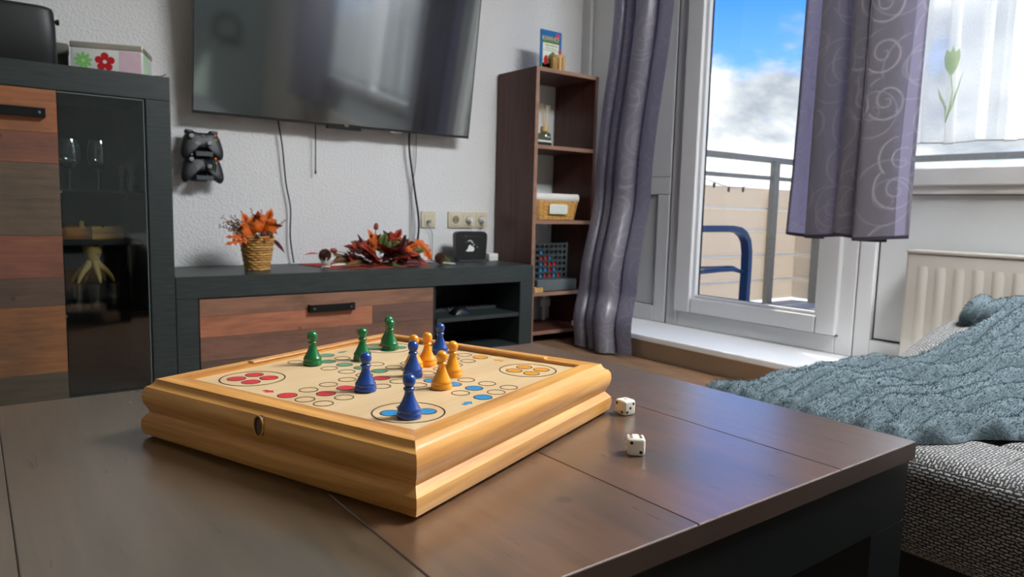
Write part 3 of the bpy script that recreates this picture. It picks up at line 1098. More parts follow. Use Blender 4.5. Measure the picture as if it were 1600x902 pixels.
# sloping headrest: profile in x-z, rounded
prof = [(1.20, .25), (1.20, .375), (1.26, .39), (1.32, .406), (1.40, .430), (1.50, .452), (1.60, .466), (1.68, .464), (1.75, .45), (1.80, .42), (1.82, .36), (1.82, .25)]
ny = [(-1.3, .0), (-1.285, .6), (-1.25, 1), (.54, 1), (.575, .9), (.60, .6), (.612, .0)]
vs, fs = [], []
for y, k in ny:
    ins = .03 * (1 - k)
    for (x, z) in prof:
        vs.append((x + (ins if x < 1.5 else -ins), y, z - ins if z > .3 else z))
n = len(prof)
for j in range(len(ny) - 1):
    fs += [(j * n + i, j * n + i + 1, (j + 1) * n + i + 1, (j + 1) * n + i) for i in range(n - 1)]
fs += [tuple(range(n))[::-1], tuple(range((len(ny) - 1) * n, len(ny) * n))]
hr = wpart('headrest', MB().add(vs, fs), 'sofa_weave', sf, smooth=50)
boxuv(hr)
pp = [(.846, .262, .345), (.862, .268, .372), (.89, .272, .388), (.93, .274, .390), (.966, .268, .385)]
wpart('piping', MB().tube(pp, .0016, 6), 'piping_grey', sf, fb, smooth=True)
for x in (.95, 1.85):
    for y in (-1.2, .55):
        wpart('foot', MB().box(x - .025, x + .025, y - .025, y + .025, 0, .04), 'sofa_base', sf)

rndb = random.Random(4)


def vnoise(seed):
    r = random.Random(seed)
    g = [[r.random() for _ in range(64)] for _ in range(64)]

    def f(x, y):
        xi, yi = math.floor(x), math.floor(y)
        fx, fy = x - xi, y - yi
        fx, fy = fx * fx * (3 - 2 * fx), fy * fy * (3 - 2 * fy)
        a, b = g[xi % 64][yi % 64], g[(xi + 1) % 64][yi % 64]
        c, d = g[xi % 64][(yi + 1) % 64], g[(xi + 1) % 64][(yi + 1) % 64]
        return (a * (1 - fx) + b * fx) * (1 - fy) + (c * (1 - fx) + d * fx) * fy
    return f


N1, N2, N3 = vnoise(1), vnoise(2), vnoise(3)


def sofa_z(x):
    pts = [(.84, .372), (.88, .388), (1.2, .389), (1.26, .393), (1.32, .409), (1.40, .433), (1.50, .455), (1.60, .469), (1.68, .467), (1.80, .43)]
    for (a, b), (c, d) in zip(pts, pts[1:]):
        if x <= c:
            return lerp(b, d, max(0, (x - a) / (c - a)))
    return pts[-1][1]


BX0, BX1 = .855, 1.79


def blanket_pt(a, b):
    """a across the sofa (x), b from the near edge to the far edge (y)"""
    x = lerp(BX0, BX1, a)
    ynear = curve1([(0, .372), (.1, .330), (.2, .285), (.5, .22), (1, .15)], a) + .010 * (N1(a * 9, 3) - .5)
    yfar = curve1([(0, .668), (.15, .640), (.41, .578), (.48, .548), (.585, .515), (.75, .515), (1, .51)], a) + .014 * (N2(a * 8, 1) - .5)
    y = lerp(ynear, yfar, b)
    warp = .020 * (N1(x * 5, y * 6) - .5) + .008 * (N2(x * 15, y * 15) - .5)
    ph = (y + warp + .10 * (x - 1.0) * (1 if x > 1.0 else .6)) / .033
    f = abs(sin(pi * ph))
    k = .35 + 1.0 * N3(x * 16, y * 33)
    ridge = (f ** .7) * .0245 * k
    und = .012 * (N2(x * 5 + 3, y * 6) - .35)
    bunch = 0
    if x > 1.36:                       # gathered over the headrest
        bunch = min(1, (x - 1.36) / .2) * (.002 + .008 * N1(x * 12, y * 10))
    ridge *= min(1, .25 + a / .16)
    edge = min(1, min(b, 1 - b) / .05, a / .03, (1 - a) / .03)
    edge = sqrt(max(0, 1 - (1 - max(0, edge)) ** 2))
    fine = .0025 * (N1(x * 120, y * 120) - .5) + .0025 * (N3(x * 60, y * 60) - .5)
    z = sofa_z(x) + .002 + edge * (.007 + ridge + max(und, -.003) + bunch + fine)
    if b > .93 and a < .6:
        z -= .010 * (b - .93) / .07
    return (x, y, z)


bk = thing('blanket', 'fluffy grey blue ribbed blanket spread over the sofa', 'blanket', (1.2, .45, .39))
NU, NV = 300, 230
bm_ = MB().grid(blanket_pt, NU, NV)
vsb = list(bm_.v)
sk = wpart('cloth', bm_, 'fur', bk, smooth=True)
def roll_pt(a, b):
    """turned-over fold lying along the headrest: a around, b along"""
    y = lerp(.578, .16, b)
    ang = 2 * pi * a
    end = min(1, min(b, 1 - b) / .09)
    end = sqrt(max(0.0, 1 - (1 - end) ** 2))
    q = (y + .02 * sin(ang) + .012 * N1(b * 9, a * 5)) / .046
    rr = end * (.80 + .26 * abs(sin(pi * q)) ** .7 + .10 * (N2(a * 8, b * 30) - .5))
    return (1.565 + .05 * (.30 - b) * .3 + rr * .060 * cos(ang), y, .462 + rr * .047 * sin(ang))


rollmb = MB().grid(roll_pt, 60, 160)
rollv = list(rollmb.v)
wpart('turned_over_fold', rollmb, 'fur', bk, smooth=True)
# short pile standing off the ridges
fur = MB()
r = random.Random(9)
vs, fs = [], []
for q in range(75000):
    a, b = r.random() ** .9, r.random()
    p = Vector(vsb[int(b * NV) * (NU + 1) + int(a * NU)])
    i, j = min(int(a * NU), NU - 1), min(int(b * NV), NV - 1)
    px_ = Vector(vsb[j * (NU + 1) + i + 1]) - Vector(vsb[j * (NU + 1) + i])
    py_ = Vector(vsb[(j + 1) * (NU + 1) + i]) - Vector(vsb[j * (NU + 1) + i])
    nn = px_.cross(py_).normalized()
    p = Vector(vsb[j * (NU + 1) + i]) + px_ * r.random() + py_ * r.random()
    d = (nn + Vector((r.uniform(-.6, .6), r.uniform(-.6, .6), r.uniform(-.2, .3)))).normalized()
    ln = r.uniform(.0022, .0048)
    s_ = d.orthogonal().normalized() * .00045
    s_.rotate(Matrix.Rotation(r.uniform(0, pi), 3, d))
    o = len(vs)
    vs += [p - s_ - nn * .0006, p + s_ - nn * .0006, p + d * ln]
    fs.append((o, o + 1, o + 2))
for q in range(16000):
    i, j = r.randrange(60), r.randrange(2, 156)
    p = Vector(rollv[j * 61 + i])
    px_ = Vector(rollv[j * 61 + i + 1]) - p
    py_ = Vector(rollv[(j + 1) * 61 + i]) - p
    c0 = Vector((1.57, p.y, .462))
    nn = (p - c0).normalized()
    p = p + px_ * r.random() + py_ * r.random()
    d = (nn + Vector((r.uniform(-.6, .6), r.uniform(-.6, .6), r.uniform(-.3, .3)))).normalized()
    s_ = d.orthogonal().normalized() * .00045
    s_.rotate(Matrix.Rotation(r.uniform(0, pi), 3, d))
    o = len(vs)
    vs += [p - s_ - nn * .0006, p + s_ - nn * .0006, p + d * r.uniform(.003, .006)]
    fs.append((o, o + 1, o + 2))
fur.add(vs, fs)
fo = wpart('fur_pile', fur, 'fur', bk, sk)
fo['kind'] = 'stuff'

# ================================================================== board game on the table
BA = rad(21.6)
BC = (.31515, .59145)
gb = thing('board_game_box', 'honey coloured wooden board game box with moulded sides on the table', 'board game', (BC[0], BC[1], TZ), BA)
hx, hy = .1572, .1515
side = [(-.005, 0.0), (.000, .0035), (.0015, .011), (.0010, .0165), (-.0022, .0205), (-.0040, .0225), (-.0028, .0255), (-.0005, .0300), (.0006, .0360), (.0000, .0415), (-.0020, .0450), (-.0045, .0462), (-.0062, .0480), (-.0080, .0515)]
topz = .0515
INX, INY = .131, .1285     # inner panel half sizes
ring_in = [(INX - hx, topz), (INX - hx, .0475)]


def frame_side(k):
    """one mitred side of the moulded frame, 0:-y 1:+x 2:+y 3:-x"""
    poly = side + [(None, topz), (None, .046)]
    vs = []
    for end in (0, 1):
        for (o_, z) in poly:
            if o_ is None:
                ex, ey = INX, INY
            else:
                ex, ey = hx + o_, hy + o_
            c = [(-ex, -ey), (ex, -ey), (ex, ey), (-ex, ey)]
            p = c[(k + end) % 4]
            vs.append((p[0], p[1], z))
    n = len(poly)
    fs = [(i, i + n, i + 1 + n, i + 1) for i in range(n - 1)]
    return MB().add(vs, fs)


for k in range(4):
    obj('frame_moulding', frame_side(k), 'honey_pine_x' if k % 2 == 0 else 'honey_pine_y', gb, smooth=28)
obj('bottom_board', MB().box(-.148, .148, -.142, .142, .001, .006), 'pale_ply', gb)
pnl = obj('playing_board', MB().box(-INX - .003, INX + .003, -INY - .003, INY + .003, .040, .0483), 'pale_ply', gb)
# raised lip along the two far sides
obj('raised_lip', MB().bbox(-.060, INX + .0005, INY - .001, INY + .0085, .0505, .0535, .0012, 1), 'honey_pine_x', gb)
obj('raised_lip', MB().bbox(INX - .001, INX + .0085, -.088, INY + .0085, .0505, .0535, .0012, 1), 'honey_pine_y', gb)
# finger hole in the left side
def notch(ry, rz, x0, x1, cy=.0005, cz=.0375):
    return MB().prism([(cy + ry * abs(cos(a)) ** .6 * (1 if cos(a) > 0 else -1), cz + rz * abs(sin(a)) ** .8 * (1 if sin(a) > 0 else -1)) for a in [2 * pi * i / 24 for i in range(24)]], 0, x0, x1)


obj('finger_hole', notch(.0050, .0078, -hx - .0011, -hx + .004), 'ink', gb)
obj('hole_lining', notch(.0026, .0060, -hx - .0016, -hx + .003, -.0012, .0370), 'tray_wood', gb)
obj('hole_rim', MB().tube([(-hx - .0010, .0005 + .0052 * cos(a), .0375 + .0080 * sin(a)) for a in [2 * pi * i / 24 for i in range(24)]], .0007, 6, closed=True), 'honey_pine_y', gb, smooth=True)

G = [0, .0207, .0432, .0662, .0893, .1123]


def gc(i):
    return (1 if i >= 0 else -1) * G[abs(i)]


RF = .0082
PZ = .0483
ringm = MB().ring((0, 0), RF - .0010, RF, 0, .00025, 24).mesh('field_outline')
discm = {}
for k_ in ('red', 'blue', 'green', 'yellow'):
    discm[k_] = MB().disc((0, 0), RF - .0010, 0, .0002, 24).mesh('field')


def field(c, k=None):
    o = obj('field_outline', ringm, 'print_brown', pnl)
    o.location = (c[0], c[1], PZ)
    if k:
        o = obj(k + '_field', discm[k], 'print_' + k, pnl)
        o.location = (c[0], c[1], PZ)


cells = []
for a in range(-5, 6):
    for b in (-1, 0, 1):
        for (i, j) in ((a, b), (b, a)):
            if (i, j) not in cells and (i, j) != (0, 0):
                cells.append((i, j))


def cellcol(i, j):
    if j == 0 and i < 0 and i > -5:
        return 'red'
    if i == 0 and j < 0 and j > -5:
        return 'blue'
    if j == 0 and i > 0 and i < 5:
        return 'yellow'
    if i == 0 and j > 0 and j < 5:
        return 'green'
    return {(-5, 1): 'red', (-1, -5): 'blue', (5, -1): 'yellow', (1, 5): 'green'}.get((i, j))


for (i, j) in cells:
    field((gc(i), gc(j)), cellcol(i, j))
HOME = {'red': (-.0905, .0905), 'blue': (-.0915, -.0905), 'yellow': (.0905, -.0915), 'green': (.0905, .0905)}
for k, c in HOME.items():
    obj('home_circle', MB().ring(c, .0273, .0285, PZ, PZ + .00025, 40), 'print_brown', pnl)
    for q in ((.0098, .0098), (-.0098, .0098), (.0098, -.0098), (-.0098, -.0098)):
        field((c[0] + q[0], c[1] + q[1]), k)


def arrow(k, c, d):
    d = Vector((d[0], d[1]))
    n = Vector((-d.y, d.x))
    c = Vector(c)
    P = [c - d * .006 + n * .0022, c + n * .0022, c + n * .0045, c + d * .006, c - n * .0045, c - n * .0022, c - d * .006 - n * .0022]
    obj(k + '_arrow', MB().prism([tuple(p) for p in P], 2, PZ, PZ + .0002), 'print_' + k, pnl)


arrow('red', (gc(-5), gc(2)), (0, -1))
arrow('blue', (gc(-2), gc(-5)), (1, 0))
arrow('yellow', (gc(5), gc(-2)), (0, 1))
arrow('green', (gc(2), gc(5)), (-1, 0))
# pawns
pawn_prof = [(.0001, 0), (.0090, 0), (.0093, .0008), (.0093, .0036), (.0087, .0042), (.0086, .0046), (.0088, .0050), (.0088, .0068), (.0082, .0076), (.0066, .0105), (.0050, .0138), (.0037, .0172), (.0032, .0198), (.0034, .0206), (.0043, .0213), (.0045, .0221), (.0041, .0230), (.0031, .0236), (.0036, .0245), (.0045, .0259), (.00492, .0276), (.00492, .0291), (.0045, .0308), (.0034, .0324), (.0018, .0333), (.0001, .0336)]
pme = {}
for k in ('green', 'blue', 'yellow'):
    pme[k] = MB().lathe(pawn_prof, 0, 0, 0, 32).mesh('game_pawn')
ca, sa = cos(BA), sin(BA)


def pawn(k, uv, label, z=TZ + PZ):
    o = obj('game_pawn', pme[k], 'pawn_' + k, None, smooth=60)
    tag(o, label, 'game piece', k + ' pawns on the game board')
    o.location = (BC[0] + uv[0] * ca - uv[1] * sa, BC[1] + uv[0] * sa + uv[1] * ca, z + .0002)
    return o


# measured on the board plane, then scaled to the panel height
def pm(u, v):
    return ((u - .0105) * .984, (v - .0095) * .984)


pawn('blue', pm(-.093, -.0915), 'blue wooden pawn nearest the viewer, standing in the blue home circle')
pawn('blue', pm(-.0536, -.0107), 'blue wooden pawn standing nearest the red row of fields')
pawn('blue', pm(.0134, -.0087), 'blue wooden pawn near the board centre, directly behind the nearest blue pawn')
pawn('blue', pm(.1129, .0342), 'blue wooden pawn farthest back, by the far edge of the board')
pawn('yellow', pm(.0390, .0110), 'yellow wooden pawn half hidden behind the central blue pawn')
pawn('yellow', pm(.0588, .0097), 'yellow wooden pawn farthest from the viewer, right of the half hidden one')
pawn('yellow', pm(-.0072, -.0581), 'yellow wooden pawn nearest the viewer, beside the blue row of fields')
pawn('yellow', pm(.0361, -.0386), 'yellow wooden pawn farthest right, behind the nearest yellow pawn')
pawn('green', pm(-.0085, .1019), 'green wooden pawn farthest left on the board, standing alone')
pawn('green', pm(.0372, .0776), 'green wooden pawn in the middle of the green ones, behind a blue pawn')
pawn('green', pm(.0983, .0930), 'green wooden pawn in the far home circle, in front of another green pawn')
pawn('green', pm(.1160, .1105), 'green wooden pawn farthest back in the home circle, hidden behind another')

# dice
DS = .0157
dm = MB().bbox(-DS / 2, DS / 2, -DS / 2, DS / 2, -DS / 2, DS / 2, .0030, 4).mesh('body')
PIP = {1: [(0, 0)], 2: [(-1, 1), (1, -1)], 3: [(-1, 1), (0, 0), (1, -1)], 4: [(-1, 1), (1, 1), (-1, -1), (1, -1)], 5: [(-1, 1), (1, 1), (-1, -1), (1, -1), (0, 0)], 6: [(-1, 1), (-1, 0), (-1, -1), (1, 1), (1, 0), (1, -1)]}
pipm = MB().lathe([(.00145, -.0002), (.00145, .00008), (.0009, .00012), (.0001, .00012)], 0, 0, 0, 14).mesh('pip')


def die(loc, rz, faces, label, flip=()):
    t = thing('die', label, 'die', loc, rz, 'dice on the coffee table')
    o = obj('body', dm, 'ivory', t, smooth=True)
    o.location = (0, 0, DS / 2)
    # face -> (normal, u axis, v axis)
    ax = {'front': ((0, -1, 0), (1, 0, 0), (0, 0, 1)), 'back': ((0, 1, 0), (-1, 0, 0), (0, 0, 1)), 'left': ((-1, 0, 0), (0, -1, 0), (0, 0, 1)), 'right': ((1, 0, 0), (0, 1, 0), (0, 0, 1)), 'top': ((0, 0, 1), (1, 0, 0), (0, 1, 0))}
    for f, nmb in faces.items():
        n_, u_, v_ = (Vector(q) for q in ax[f])
        for (a, b) in PIP[nmb]:
            if f in flip:
                a = -a
            p = obj('pip', pipm, 'pip_black', t, smooth=True)
            M_ = Matrix((u_, v_, n_)).transposed().to_4x4()
            M_.translation = Vector((0, 0, DS / 2)) + n_ * DS / 2 + u_ * a * .0040 + v_ * b * .0040
            p.matrix_local = M_
    return t


d1v = atan2(-.401, -.4405)
die((.4463, .4063, TZ), d1v + pi / 2 + rad(7), {'front': 2, 'left': 3, 'top': 6, 'right': 4}, 'ivory die nearer the viewer, showing six on top and two in front')
d2v = atan2(-.49, -.5204)
die((.5275, .4965, TZ), d2v + pi / 2 - rad(47), {'front': 2, 'right': 3, 'top': 1, 'back': 5}, 'ivory die beside the corner of the game box, showing one on top', flip=('right',))

# ================================================================== television
TVT = rad(8)
tv = thing('television', 'large flat television hung tilted on the wall above the lowboard', 'television', (1.3065, 2.905, .985))
tv.rotation_euler = (TVT, 0, 0)
W2, TVH = .6195, .705
obj('back_shell', MB().bbox(-W2 + .004, W2 - .004, .006, .028, .004, TVH - .004, .004).bbox(-.42, .42, .026, .055, .08, .45, .01), 'black_satin', tv)
obj('screen', MB().box(-W2 + .003, W2 - .003, -.0005, .007, .011, TVH - .003), 'tv_screen', tv)
bz = obj('bezel', MB().box(-W2, W2, -.002, .009, 0, .011).box(-W2, -W2 + .003, -.002, .009, .011, TVH).box(W2 - .003, W2, -.002, .009, .011, TVH).box(-W2, W2, -.002, .009, TVH - .003, TVH), 'black_plastic', tv)
obj('sensor_bar', MB().bbox(-.088, .066, .0, .02, -.012, .001, .002), 'black_plastic', tv)
obj('brand_lettering', facing_front(text_mesh('TCL', .011), -.004, -.0022, .0055), 'print_white', bz)
obj('status_strip', MB().bbox(.205, .262, -.002, .01, -.004, .001, .001), 'metal_bright', tv)
obj('wall_mount', MB().box(-.25, .25, .05, .10, .18, .34), 'black_metal', tv)

# ------------------------------------------------------------------ cables on the wall
def cable(name, label, pts, r, mat, tip=False):
    # smooth through the points
    P = [Vector(p) for p in pts]
    out = []
    for i in range(len(P) - 1):
        p0, p1, p2, p3 = P[max(i - 1, 0)], P[i], P[i + 1], P[min(i + 2, len(P) - 1)]
        for k in range(8):
            t_ = k / 8
            out.append(.5 * ((2 * p1) + (p2 - p0) * t_ + (2 * p0 - 5 * p1 + 4 * p2 - p3) * t_ ** 2 + (3 * p1 - p0 - 3 * p2 + p3) * t_ ** 3))
    out.append(P[-1])
    mb = MB().tube(out, r, 8)
    if tip:
        mb.lathe([(.001, -.016), (.004, -.014), (.0045, -.004), (.002, .002)], P[-1].x, P[-1].y, P[-1].z, 10)
    o = obj(name, mb, mat, None, smooth=True)
    tag(o, label, 'cable')
    return o


cable('power_cable', 'thin black cable hanging wavily between television and lowboard, left of all', [(1.035, 2.975, 1.06), (1.035, 2.975, .995), (1.050, 2.972, .888), (1.064, 2.975, .744), (1.083, 2.976, .637), (1.081, 2.976, .516), (1.094, 2.972, .406)], .0033, 'cable_black')
cable('antenna_wire', 'short black wire with small tip dangling free below the television', [(1.193, 2.972, 1.06), (1.193, 2.972, .95), (1.192, 2.972, .80)], .0025, 'cable_black', True)
cable('power_cable', 'thick black cable curving down beside the network socket', [(1.6395, 2.965, 1.06), (1.6395, 2.965, .985), (1.641, 2.962, .90), (1.672, 2.965, .725), (1.694, 2.965, .59), (1.686, 2.962, .484), (1.669, 2.955, .406)], .0048, 'cable_black')
cable('antenna_cable', 'thin grey cable crossing behind the thick black one', [(1.69, 2.982, 1.06), (1.687, 2.982, .985), (1.684, 2.982, .86), (1.667, 2.984, .724), (1.668, 2.984, .55), (1.666, 2.98, .406)], .0024, 'cable_grey')
cable('network_cable', 'thin grey cable leading down out of the single wall socket', [(1.753, 2.985, .585), (1.758, 2.975, .56), (1.776, 2.978, .529), (1.779, 2.98, .48), (1.773, 2.97, .405)], .0018, 'cable_grey')

# ------------------------------------------------------------------ sockets
def socket_plate(t, x0, x1, z0, z1):
    wpart('frame', MB().bbox(x0, x1, 2.989, 3.0, z0, z1, .003, 2), 'cream_plastic', t, smooth=40)


s1 = thing('wall_socket', 'single cream network socket on the wall, with a thin cable', 'socket', (1.763, 3.0, .596))
socket_plate(s1, 1.724, 1.802, .557, .636)
wpart('insert', MB().bbox(1.738, 1.789, 2.986, 2.992, .571, .622, .002), 'cream_plastic', s1)
wpart('port', MB().box(1.753, 1.774, 2.9845, 2.988, .579, .594), 'cream_dark', s1)
wpart('network_plug', MB().bbox(1.748, 1.758, 2.975, 2.990, .576, .590, .002), 'grey_plastic', s1)
s2 = thing('wall_socket', 'cream triple power socket on the wall above the black router', 'socket', (1.98, 3.0, .596))
socket_plate(s2, 1.874, 2.107, .557, .636)
for k in range(3):
    x = 1.913 + k * .0765
    ins_ = wpart('insert', MB().bbox(x - .028, x + .028, 2.985, 2.992, .568, .625, .002), 'cream_plastic', s2)
    well = MB().lathe([(.0195, 0), (.0195, .002), (.0185, .002), (.0175, .0005), (.0001, .0005)], 0, 0, 0, 24)
    well.xf(Matrix(((1, 0, 0, x), (0, 0, -1, 2.985), (0, 1, 0, .5965), (0, 0, 0, 1))))
    wpart('socket_well', well, 'cream_dark', s2, ins_, smooth=40)
    if k == 0:
        for dx in (-.009, .009):
            hl = MB().lathe([(.003, 0), (.003, .0008), (.0001, .0008)], 0, 0, 0, 10)
            hl.xf(Matrix(((1, 0, 0, x + dx), (0, 0, -1, 2.9844), (0, 1, 0, .5965), (0, 0, 0, 1))))
            wpart('contact_hole', hl, 'ink', s2, ins_)
for k, x in enumerate((1.9895, 2.066)):
    pl = thing('power_plug', 'white power plug in the %s of the triple socket' % ('middle opening' if k == 0 else 'right opening'), 'plug', (x, 2.983, .596))
    body = MB().lathe([(.017, 0), (.0165, .008), (.013, .016), (.008, .030), (.0001, .031)], 0, 0, 0, 20)
    body.xf(Matrix(((1, 0, 0, 0), (0, 0, -1, 0), (0, 1, 0, 0), (0, 0, 0, 1))))
    obj('plug_body', body, 'white_plastic', pl, smooth=40)
    obj('cord', MB().tube([(0, -.028, 0), (0, -.034, -.012), (.001, -.030, -.045), (-.004, -.018, -.10), (-.004, -.010, -.19)], .003, 8), 'white_plastic', pl, smooth=True)

# ------------------------------------------------------------------ router and adapter
rt = thing('router', 'black upright router with small white print leaning by the wall', 'router', (1.918, 2.862, .401), rad(-9))
op = []
for i in range(48):
    a = 2 * pi * i / 48
    ex = 7
    x = abs(cos(a)) ** (2 / ex) * (1 if cos(a) > 0 else -1)
    z = abs(sin(a)) ** (2 / ex) * (1 if sin(a) > 0 else -1)
    op.append((x * (.082 - .004 * z * -1), .072 + z * .072))
rb = MB().prism(op, 1, -.016, .016)
obj('housing', rb, 'black_plastic', rt, smooth=30)
obj('base_foot', MB().bbox(-.06, .06, -.024, .024, 0, .006, .002), 'black_plastic', rt)
for k in range(11):
    obj('status_light', MB().box(-.050 + k * .0095, -.0478 + k * .0095, -.0166, -.0158, .119, .1212), 'print_white' if k == 2 else 'grey_plastic', rt)
pr = [(-.026, .048), (-.026, .054), (-.018, .060), (-.014, .074), (-.008, .080), (-.002, .078), (.004, .072), (.012, .070), (.016, .062), (.015, .054), (.010, .048)]
obj('print_mark', MB().prism(pr, 1, -.0166, -.0158), 'print_white', rt)
for (x, z, s_) in ((-.014, .098, .004), (-.006, .1, .0035), (.001, .097, .004), (.006, .09, .004), (.016, .08, .003), (.010, .078, .0025), (.032, .069, .0022), (-.029, .091, .0015)):
    obj('print_dot', MB().bbox(x - s_, x + s_, -.0166, -.0158, z - s_ * .6, z + s_ * .6, .0002, 1), 'print_white', rt)
ad = thing('power_adapter', 'small white plastic box beside the router at the shelf', 'adapter', (2.045, 2.86, .401))
obj('housing', MB().bbox(-.027, .027, -.02, .02, 0, .036, .004, 2), 'white_plastic', ad, smooth=40)
obj('seam', MB().box(-.0272, .0272, -.0202, .0202, .017, .018), 'cable_grey', ad)


# ------------------------------------------------------------------ game controllers on wall holders
def controller(loc, label, tilt, wrapped=False):
    t = thing('game_controller', label, 'controller', loc)
    t.rotation_euler = (tilt, 0, 0)
    half = [(0, .050), (.018, .050), (.030, .054), (.046, .053), (.058, .045), (.066, .030), (.072, .008), (.077, -.016), (.077, -.036), (.071, -.050), (.062, -.053), (.052, -.046), (.043, -.032), (.034, -.020), (.020, -.014), (0, -.013)]
    full = [(-x, z) for x, z in half[::-1][:-1]] + half
    full = full[:-1] if full[0] == full[-1] else full
    rings = [(0, 0), (.25, .72), (.45, .88), (.62, .96), (.78, 1.0)]
    cx, cz = 0, .012
    vs, fs = [], []
    n = len(full)
    prof = [(1.0, 0.0), (.985, -.007), (.94, -.013), (.86, -.0175), (.7, -.0205), (.45, -.022), (.2, -.0225)]
    for k, y in prof:
        for x, z in full:
            vs.append((cx + (x - cx) * k, y, cz + (z - cz) * k))
    bprof = [(.985, .007), (.92, .013), (.8, .018), (.5, .022)]
    for j in range(len(prof) - 1):
        fs += [(j * n + i, (j + 1) * n + i, (j + 1) * n + (i + 1) % n, j * n + (i + 1) % n) for i in range(n)]
    fs.append(tuple((len(prof) - 1) * n + i for i in range(n)))
    o0 = len(vs)
    for k, y in bprof:
        for x, z in full:
            vs.append((cx + (x - cx) * k, y, cz + (z - cz) * k))
    for i in range(n):
        fs.append((i, (i + 1) % n, o0 + (i + 1) % n, o0 + i))
    for j in range(len(bprof) - 1):
        fs += [(o0 + j * n + i, o0 + j * n + (i + 1) % n, o0 + (j + 1) * n + (i + 1) % n, o0 + (j + 1) * n + i) for i in range(n)]
    fs.append(tuple(o0 + (len(bprof) - 1) * n + i for i in range(n))[::-1])
    obj('shell', MB().add(vs, fs), 'black_satin', t, smooth=50)

    def stood(mb, x, y, z):
        return mb.xf(Matrix(((1, 0, 0, x), (0, 0, -1, y), (0, 1, 0, z), (0, 0, 0, 1))))
    for x, z in ((-.044, .030), (.020, .006)):
        sb = obj('thumbstick', stood(MB().lathe([(.011, 0), (.010, .002), (.005, .004), (.005, .010), (.009, .011), (.0095, .013), (.007, .0135), (.0001, .0125)], 0, 0, 0, 18), x, -.0205, z), 'black_plastic', t, smooth=40)
    obj('direction_pad', stood(MB().box(-.010, .010, -.0035, .0035, 0, .003).box(-.0035, .0035, -.010, .010, 0, .0029), -.020, -.021, .006), 'black_plastic', t)
    for x, z, cm in ((.046, .040, 'btn_orange'), (.054, .031, 'btn_red'), (.038, .031, 'btn_blue'), (.047, .022, 'btn_green')):
        obj('button', stood(MB().lathe([(.0042, 0), (.004, .003), (.002, .0042), (.0001, .0044)], 0, 0, 0, 14), x, -.0195, z), cm, t, smooth=50)
    obj('guide_button', stood(MB().lathe([(.007, 0), (.0065, .002), (.0001, .003)], 0, 0, 0, 18), 0, -.0215, .034), 'dark_grey_plastic', t, smooth=50)
    for s_ in (-1, 1):
        obj('shoulder_button', MB().bbox(s_ * .044 - .016, s_ * .044 + .016, -.010, .012, .046, .060, .005, 3), 'black_plastic', t, smooth=40)
    if wrapped:
        for k in range(5):
            x = .006 + k * .0085
            obj('cable_wrap', MB().tube([(x - .010, -.020, .048), (x, -.027, .03), (x + .004, -.027, .01), (x + .002, -.020, -.012)], .0022, 6), 'cable_black', t, smooth=True)
    return t


simple('btn_orange', '#e08a2a', .3)
simple('btn_red', '#b02a26', .3)
simple('btn_blue', '#3568d8', .3)
simple('btn_green', '#8aa83a', .3)
controller((.7255, 2.935, .866), 'black game controller with coloured buttons in the upper wall holder', rad(-8))
controller((.7250, 2.935, .778), 'black game controller wrapped in its cable in the lower wall holder', rad(-8), True)
for z, lab in ((.832, 'black wall bracket holding the upper game controller'), (.742, 'black wall bracket holding the lower game controller')):
    hb = thing('controller_holder', lab, 'bracket', (.7255, 2.998, z))
    obj('back_plate', MB().box(-.03, .03, -.012, 0, -.008, .05), 'black_satin', hb)
    obj('arm', MB().box(-.03, .03, -.10, -.010, -.004, .002), 'black_satin', hb)
    obj('front_lip', MB().bbox(-.031, .031, -.104, -.098, -.006, .012, .001, 1), 'dark_grey_plastic', hb)

# ------------------------------------------------------------------ leaves, cones, basket
MAPLE = [(0, 0), (.06, .10), (.30, .02), (.27, .16), (.50, .22), (.36, .36), (.56, .56), (.34, .54), (.30, .68), (.15, .56), (.13, .82), (0, 1.0)]
OAKL = [(0, 0), (.06, .08), (.17, .14), (.12, .24), (.24, .34), (.16, .44), (.26, .56), (.17, .66), (.20, .80), (.08, .92), (0, 1.0)]
LANCE = [(0, 0), (.05, .12), (.10, .32), (.11, .5), (.08, .72), (.03, .9), (0, 1.0)]
FERN = [(0, 0), (.03, .06), (.16, .12), (.04, .2), (.2, .3), (.04, .38), (.19, .5), (.04, .56), (.15, .68), (.03, .74), (.08, .86), (0, 1)]


def leaf_mb(shape, size, fold=.35, curl=.3):
    """leaf in x-y growing along +y, folded along the midrib and curled"""
    vs, fs = [], []
    n = len(shape)
    for s_ in (-1, 1):
        for k in (0, 1):
            for (x, y) in shape:
                xx = x * k
                z = fold * xx * .8 - curl * y * y * .5 + .05 * sin(9 * y) * xx
                vs.append((s_ * xx * size, y * size, z * size))
    for b in (0, 2 * n):
        for i in range(n - 1):
            fs.append((b + i, b + i + 1, b + n + i + 1, b + n + i) if b else (b + i, b + n + i, b + n + i + 1, b + i + 1))
    return MB().add(vs, fs)


def orient(d, up, p):
    d = Vector(d).normalized()
    u = Vector(up)
    x = d.cross(u)
    if x.length < 1e-4:
        x = d.orthogonal()
    x.normalize()
    z = x.cross(d)
    M_ = Matrix((x, d, z)).transposed().to_4x4()
    M_.translation = Vector(p)
    return M_


def leaf(t, shape, size, p, d, up, mat, name='leaf', parent=None, zmin=None):
    mb = leaf_mb(shape, size, random.uniform(.2, .6), random.uniform(-.1, .6)).xf(orient(d, up, p))
    if zmin is not None:
        mb.v = [(q[0], q[1], max(zmin, q[2])) for q in mb.v]
    o = obj(name, mb, mat, parent or t, smooth=True)
    o.modifiers.new('thickness', 'SOLIDIFY').thickness = .0006
    return o


